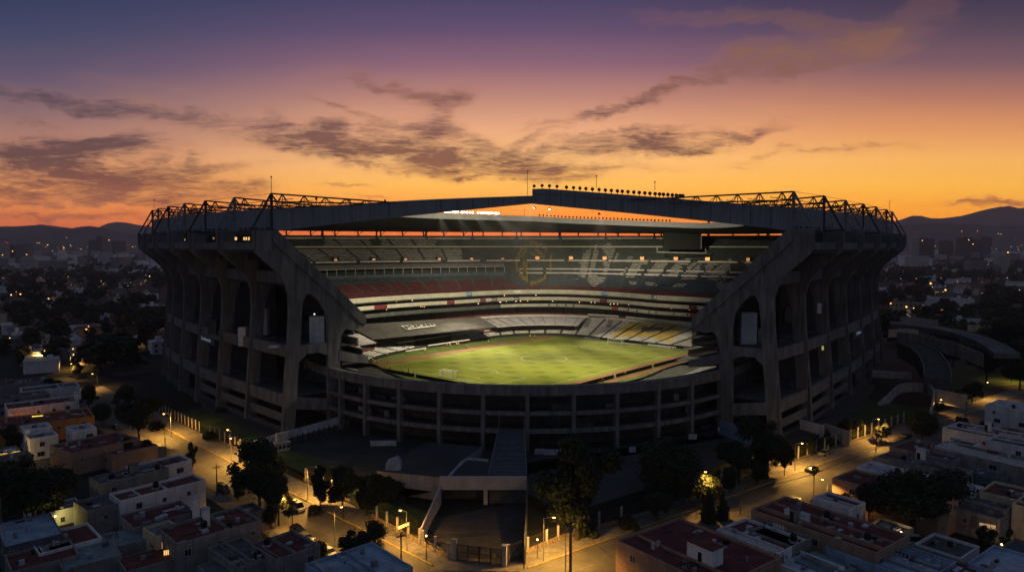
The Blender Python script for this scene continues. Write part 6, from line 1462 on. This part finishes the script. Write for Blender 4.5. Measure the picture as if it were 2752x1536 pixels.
def far_place(n, urange, vrange, what):
    c = 0; tries = 0
    while c < n and tries < 6000:
        tries += 1; u = random.uniform(*urange); v = 655+60*F/(60*F/(vrange[0]-655)+random.random()**1.15*(60*F/(vrange[1]-655)-60*F/(vrange[0]-655))); p = P(u, v); p.z = 0
        if not clear(p) or (p.x*p.x+p.y*p.y)**.5 < 235: continue
        if not free(p, 6.5 if what == 'h' else 3.5): continue
        c += 1
        if what == 'h':
            k = random.randrange(5); o = hm[k] if not first_used[k] else hm[k].copy()
            if first_used[k]: col.objects.link(o)
            first_used[k] = True; o.name = 'house'; o.location = p; o.rotation_euler.z = random.choice((R(40), R(37), R(127), R(-45)))+random.uniform(-.1, .1); s = random.uniform(.8, 1.25); o.scale = (s, s, random.uniform(.8, 1.4)); tag(o, 'flat-roofed house in the dark town spreading behind the stadium', 'house', 'houses of the distant town')
        else:
            o = tree(random.choice(('broadfar', 'broad2far', 'tallfar', 'willowfar')), 0, 0, random.uniform(9, 18), 'dark tree among the distant town houses', random.uniform(1.0, 1.6), 'trees of the distant town', pos=p)
far_place(95, (-60, 440), (1000, 745), 'h'); far_place(100, (-60, 450), (1010, 740), 't')
far_place(50, (2370, 2800), (900, 745), 'h'); far_place(85, (2360, 2820), (940, 735), 't')
far_place(60, (-40, 420), (745, 686), 'h'); far_place(50, (-40, 440), (745, 686), 't')
far_place(55, (2360, 2790), (745, 686), 'h'); far_place(60, (2360, 2790), (745, 686), 't')
# the town beyond, too far and dense to count
mb = MB(); random.seed(8)
for k in range(5200):
    D = random.uniform(1300, 3700); u = random.choice((random.uniform(-300, 520), random.uniform(2280, 3050), random.uniform(-300, 3050))); x = (u-CX)/F*D; w, d_, h = random.uniform(8, 40), random.uniform(8, 25), random.uniform(4, 12) if random.random() < .93 else random.uniform(14, 36)
    M_ = Matrix.Translation((x, D, 0)) @ Matrix.Rotation(random.uniform(0, 3), 4, 'Z'); mb.box(0, w, 0, d_, 0, h, random.choice((0, 1, 2)), M_)
o = mb.build('distant_town', [WWHT, WGRY, CONL]); tag(o, 'dense low town stretching to the horizon beneath the hills', 'town', kind='stuff')
mb = MB()
for k in range(9000):
    D = random.uniform(1100, 3700); u = random.choice((random.uniform(-300, 520), random.uniform(2280, 3050), random.uniform(2280, 3050), random.uniform(-300, 3050))); x = (u-CX)/F*D; s = random.uniform(3, 9)*(1+D/4000)
    p = Vector((x, D, random.uniform(1, 9))); n = Vector((random.uniform(-1, 1), -1, random.uniform(-.2, 1.4))).normalized(); t = n.orthogonal().normalized(); w = n.cross(t); mb.face([p-t*s-w*s*.5, p+t*s*.3-w*s*.8, p+t*s+w*s*.4, p-t*s*.2+w*s*.8], random.choice((0, 0, 1)))
o = mb.build('distant_woods', LEAF); tag(o, 'dark tree canopy mass filling the far town', 'woods', kind='stuff')
mb = MB(); random.seed(31)
for k in range(900):
    D = random.uniform(900, 3700); u = random.choice((random.uniform(-100, 430), random.uniform(2370, 2850))); x = (u-CX)/F*D; s = random.choice((.12, .2, .3, .45))*D/F*1.1; z = random.uniform(2, 14); mb.box(x, x+s*random.uniform(1, 3), D, D+.3, z, z+s, random.choice((0, 0, 0, 1, 1, 2)))
o = mb.build('distant_lights', [LAMPS, LAMPW, emat('lamp_far_dim', (1, .6, .3), .8)]); tag(o, 'countless tiny warm windows and lamps of the far town', 'lights', kind='stuff')
# tower blocks
def tower(u0, u1, vt, D, label, m=WGRY, rows=9, lights=2):
    a = (u0-CX)/F*D; c = (u1-CX)/F*D; ztop = PD((u0+u1)/2, vt, D).z; T = empty('tower_block', (a, D, 0)); tag(T, label, 'tower block', 'tower blocks on the horizon'); w = c-a; mb = MB(); mb.box(0, w, 0, w*.6, 0, ztop); mb.box(w*.3, w*.6, w*.1, w*.4, ztop, ztop+3); mb.build('wall', m, T)
    mb = MB(); n = max(2, int(w/6))
    for r_ in range(rows):
        z = ztop*(r_+.7)/(rows+.4)
        for k in range(n): x = w*(k+.25)/n; mb.box(x, x+w/n*.55, -.15, 0, z-1.2, z+.8)
    mb.build('window_band', GLASS, T)
    for k in range(lights): mb = MB(); x = random.uniform(0, w); z = random.uniform(.3, .95)*ztop; mb.box(x, x+1.2*D/1000, -.4, -.2, z, z+.9*D/1000); mb.build('lit_window', LAMPS, T)
for t in ((-12, 16, 658, 1800, 'grey slab tower at the left frame edge', CONL, 10, 1), (17, 40, 660, 1850, 'dark tower right of the slab at the left edge', COND, 10, 2), (41, 76, 655, 1780, 'pale twin tower at far left', WGRY, 12, 1), (260, 274, 634, 2600, 'dark high-rise standing tallest on the left horizon', COND, 12, 0), (275, 295, 641, 2600, 'grey high-rise beside the tallest one on the left horizon', WGRY, 10, 1), (240, 258, 646, 2600, 'low block left of the tallest left high-rise', COND, 6, 1), (298, 330, 648, 2900, 'wide low block right of the left high-rises', COND, 5, 0),
 (2448, 2469, 637, 2100, 'pale blank-sided block right of the last rib', CONL, 8, 0), (2470, 2510, 641, 2150, 'grey block with lit stair strip on the right', COND, 10, 1), (2531, 2560, 647, 2400, 'low block in the right skyline gap', COND, 5, 0), (2579, 2612, 638, 2300, 'dark stepped block with red lights on the right', COND, 9, 2), (2612, 2640, 644, 2350, 'wide grey block right of the stepped block', COND, 7, 0), (2641, 2663, 637, 2450, 'last tall block on the right skyline', COND, 9, 0)):
    tower(*t)
# far lights: single street lamps seen as points
random.seed(12)
def far_lamp(p, s, m, group, label):
    global FLP
    k = m.name
    if k not in FLP:
        T = empty('street_lamp', p); mb = MB(); mb.bar((0, 0, -p.z), (0, 0, 0), .15); a = mb.build('pole', BLACK, T); mb = MB(); mb.ball((0, 0, 0), 1.0, 0, 6); c = mb.build('bulb', m, T); FLP[k] = T; KIDS[T.name] = [a, c]
    else: T = copy_tree(FLP[k]); T.location = p
    for ch in [c for c in T.children if c.name.startswith('bulb')]: ch.scale = (s, s, s)
    tag(T, label, 'street lamp', group)
FLP = {}
known = [(109, 700, 3), (346, 696, 2), (265, 711, 4), (207, 695, 2.5), (171, 666, 2), (128, 658, 2), (296, 708, 2), (402, 742, 2), (415, 690, 2), (130, 803, 4), (125, 826, 3), (158, 838, 2), (232, 885, 4), (238, 892, 3), (228, 892, 3), (404, 859, 5), (404, 868, 5), (384, 878, 3), (196, 937, 3), (55, 790, 3), (30, 792, 3), (2568, 705, 5), (2612, 734, 4), (2541, 779, 4), (2501, 761, 4), (2464, 730, 3), (2645, 664, 3), (2639, 696, 3), (2709, 678, 3), (2668, 783, 4), (2482, 815, 4), (2531, 831, 4), (2506, 836, 4), (2436, 824, 4), (2408, 838, 2), (2647, 842, 3), (2641, 843, 3), (2394, 815, 3), (2407, 738, 2), (2565, 890, 3), (2661, 929, 3), (2686, 885, 2)]
for (u, v, s) in known:
    d_ = P(u, v+8*60/60*1.0, 0); D = min(2500, 52*F/(v-655)) ; p = PD(u, v, D); far_lamp(p, s*D/F*.62, LAMPS, 'orange street lamps in the distant town', 'orange lamp point glowing in the distant town')
for k in range(230):
    if random.random() < .55: u = random.uniform(0, 400)
    else: u = random.uniform(2400, 2752)
    v = 655+random.random()**1.8*130+3; D = min(3300, 52*F/(v-655)); p = PD(u, v, D); q = p.copy()
    if not clear(p): continue
    m = random.choices((LAMPS, LAMPW, LAMPR), (.72, .22, .06))[0]; nm = {LAMPS.name: 'orange', LAMPW.name: 'white', LAMPR.name: 'red'}[m.name]
    far_lamp(p, random.uniform(.6, 1.7)*D/F*.5, m, nm+' street lamps in the distant town', nm+' lamp point glowing in the distant town')
for u, v, m in ((2461, 629, LAMPR), (2585, 621, LAMPS), (2627, 621, LAMPS), (2588, 636, LAMPR), (2683, 628, LAMPS), (2690, 629, LAMPS), (2730, 644, LAMPR), (2613, 643, LAMPR), (179, 638, LAMPS), (15, 650, LAMPR), (20, 653, LAMPR), (100, 652, LAMPS), (106, 653, LAMPS)):
    p = PD(u, v, 3300 if v < 645 else 2300); far_lamp(p, .8*p.y/F, m, 'lamps on the hillside', ('red' if m is LAMPR else 'orange')+' lamp point high on the hillside')
# a few pools of warm light in the middle distance
for u, v, pw in ((140, 925, 6000), (262, 968, 6000), (318, 890, 5000), (95, 985, 5000), (404, 880, 9000), (232, 905, 5000), (190, 990, 4000), (340, 925, 6000), (2410, 870, 5000), (2450, 850, 5000), (2680, 890, 5000), (20, 940, 4000)):
    p = P(u, v); lamp_post(u, v, 7, {140: 'lamp post above the lamplit tree at far left', 262: 'lamp post between the trees left of the terraces', 318: 'lamp post behind the tall dark trees beside the stadium', 95: 'lamp post at the far left side road', 404: 'double orange lamp post beside the rearmost left rib', 232: 'orange lamp post in the dark trees at left', 190: 'lamp post at the far left crossing', 340: 'lamp post over the lamp-warmed white wall', 2410: 'lamp post by the last right rib', 2450: 'lamp post above the panelled wall at right', 2680: 'lamp post by the long pale wall at right', 20: 'lamp post at the far left frame edge'}[u], (.8, 0), pw)
# ------------------------------------------------------------------ hills
def hill(name, pts, D, depth, m, foot=-5):
    mb = MB(); P3 = polyline([(u, v, 0) for u, v in pts], 160); rnd = random.Random(4); rows = 14; grid = []
    for i, q in enumerate(P3):
        x = (q.x-CX)/F*D; zt = PD(q.x, q.y, D).z; zt += math.sin(i*1.7)*D*.0004+rnd.uniform(-1, 1)*D*.0003; col_ = []
        for j in range(rows+1):
            f = j/rows; y = D-depth*(1-f); col_.append((x*(y/D), y, foot+(zt-foot)*(f**1.25)*(1 if j in (0, rows) else rnd.uniform(.93, 1.04))))
        col_.append((x*1.3, D+depth*1.2, foot)); grid.append(col_)
    for i in range(len(grid)-1):
        for j in range(len(grid[0])-1): mb.face([grid[i][j], grid[i+1][j], grid[i+1][j+1], grid[i][j+1]])
    o = mb.build(name, m, smooth=True); o['kind'] = 'structure'; return o
HM = mat('hill_scrub', (.09, .08, .085), .95, .3, .002)
hill('hills', [(-600, 618), (-250, 605), (0, 611), (51, 609), (95, 606), (136, 611), (191, 614), (235, 606), (272, 611), (307, 618), (375, 628), (600, 640), (900, 644), (1400, 646), (1900, 645), (2200, 634), (2350, 618), (2430, 604), (2520, 600), (2620, 604), (2752, 606), (3100, 596), (3500, 612)], 4300, 900, HM)
hill('hills', [(-600, 600), (-200, 612), (60, 607), (119, 604), (180, 611), (230, 617), (279, 607), (300, 597), (322, 596), (344, 597), (375, 604), (430, 611), (560, 626), (900, 640), (1900, 640), (2300, 615), (2407, 593), (2439, 582), (2464, 578), (2512, 588), (2573, 580), (2618, 570), (2663, 558), (2698, 553), (2727, 559), (2752, 557), (2900, 540), (3200, 560), (3600, 590)], 6300, 1500, HM)
# ------------------------------------------------------------------ haze
if HAZE:
    mb = MB(); mb.box(-9000, 9000, -300, HAZE_FAR, -6, HAZE_TOP); hz = mb.build('haze', []); hz.data.materials.clear()
    m = bpy.data.materials.new('haze_air'); m.use_nodes = True; t = m.node_tree; t.nodes.clear(); v = t.nodes.new('ShaderNodeVolumePrincipled'); v.inputs['Density'].default_value = HAZE; v.inputs['Color'].default_value = (.90, .88, .98, 1); v.inputs['Anisotropy'].default_value = .3
    o_ = t.nodes.new('ShaderNodeOutputMaterial'); t.links.new(v.outputs[0], o_.inputs['Volume']); hz.data.materials.append(m); hz['kind'] = 'stuff'; tag(hz, 'thin mauve evening haze over the town and hills', 'haze')

# ------------------------------------------------------------------ labels that single things out by their place
ORD = ['first', 'second', 'third', 'fourth', 'fifth', 'sixth', 'seventh', 'eighth', 'ninth', 'tenth', 'eleventh', 'twelfth', 'thirteenth', 'fourteenth', 'fifteenth', 'sixteenth', 'seventeenth', 'eighteenth', 'nineteenth', 'twentieth']
def relabel(group, base, nb_):
    for side in ('left', 'right'):
        L_ = [o for o in bpy.data.objects if o.parent is None and o.get('group') == group and ((o.location.x < 0) == (side == 'left'))]
        L_.sort(key=lambda o: o.location.y)
        per = max(1, min(18, -(-len(L_)//nb_))); bands = [L_[i:i+per] for i in range(0, len(L_), per)]
        for bi, bd in enumerate(bands):
            bd.sort(key=lambda o: proj(o.location)[0])
            where = ('nearest row' if bi == 0 else ORD[min(19, bi)]+' row back')
            for i, o in enumerate(bd): o['label'] = '%s %s of the stadium, %s, %s from the left' % (base(o), side, where, ORD[min(19, i)])
relabel('houses of the distant town', lambda o: 'flat-roofed town house', 10)
relabel('trees of the distant town', lambda o: 'dark town tree', 12)
relabel('orange street lamps in the distant town', lambda o: 'orange lamp point', 8)
relabel('white street lamps in the distant town', lambda o: 'white lamp point', 3)
relabel('red street lamps in the distant town', lambda o: 'red lamp point', 1)
relabel('lamps on the hillside', lambda o: o['label'].split()[0]+' hillside lamp point', 1)
relabel('dark trees beside the stadium', lambda o: 'tall dark tree', 3)
relabel('small street trees', lambda o: 'small dark street tree', 3)
relabel('small infill houses', lambda o: 'small flat-roofed street-block house', 8)
for g_, w_ in (('people standing round the pitch in yellow', 'yellow vest'), ('people standing round the pitch in orange', 'orange top')):
    L_ = sorted([o for o in bpy.data.objects if o.get('group') == g_], key=lambda o: proj(o.location)[0]); h_ = (len(L_)+1)//2
    for i, o in enumerate(L_):
        o['label'] = 'tiny figure in %s and dark trousers by the pitch, %s' % (w_, (ORD[i]+' from the left') if i < h_ else (ORD[len(L_)-1-i]+' from the right'))
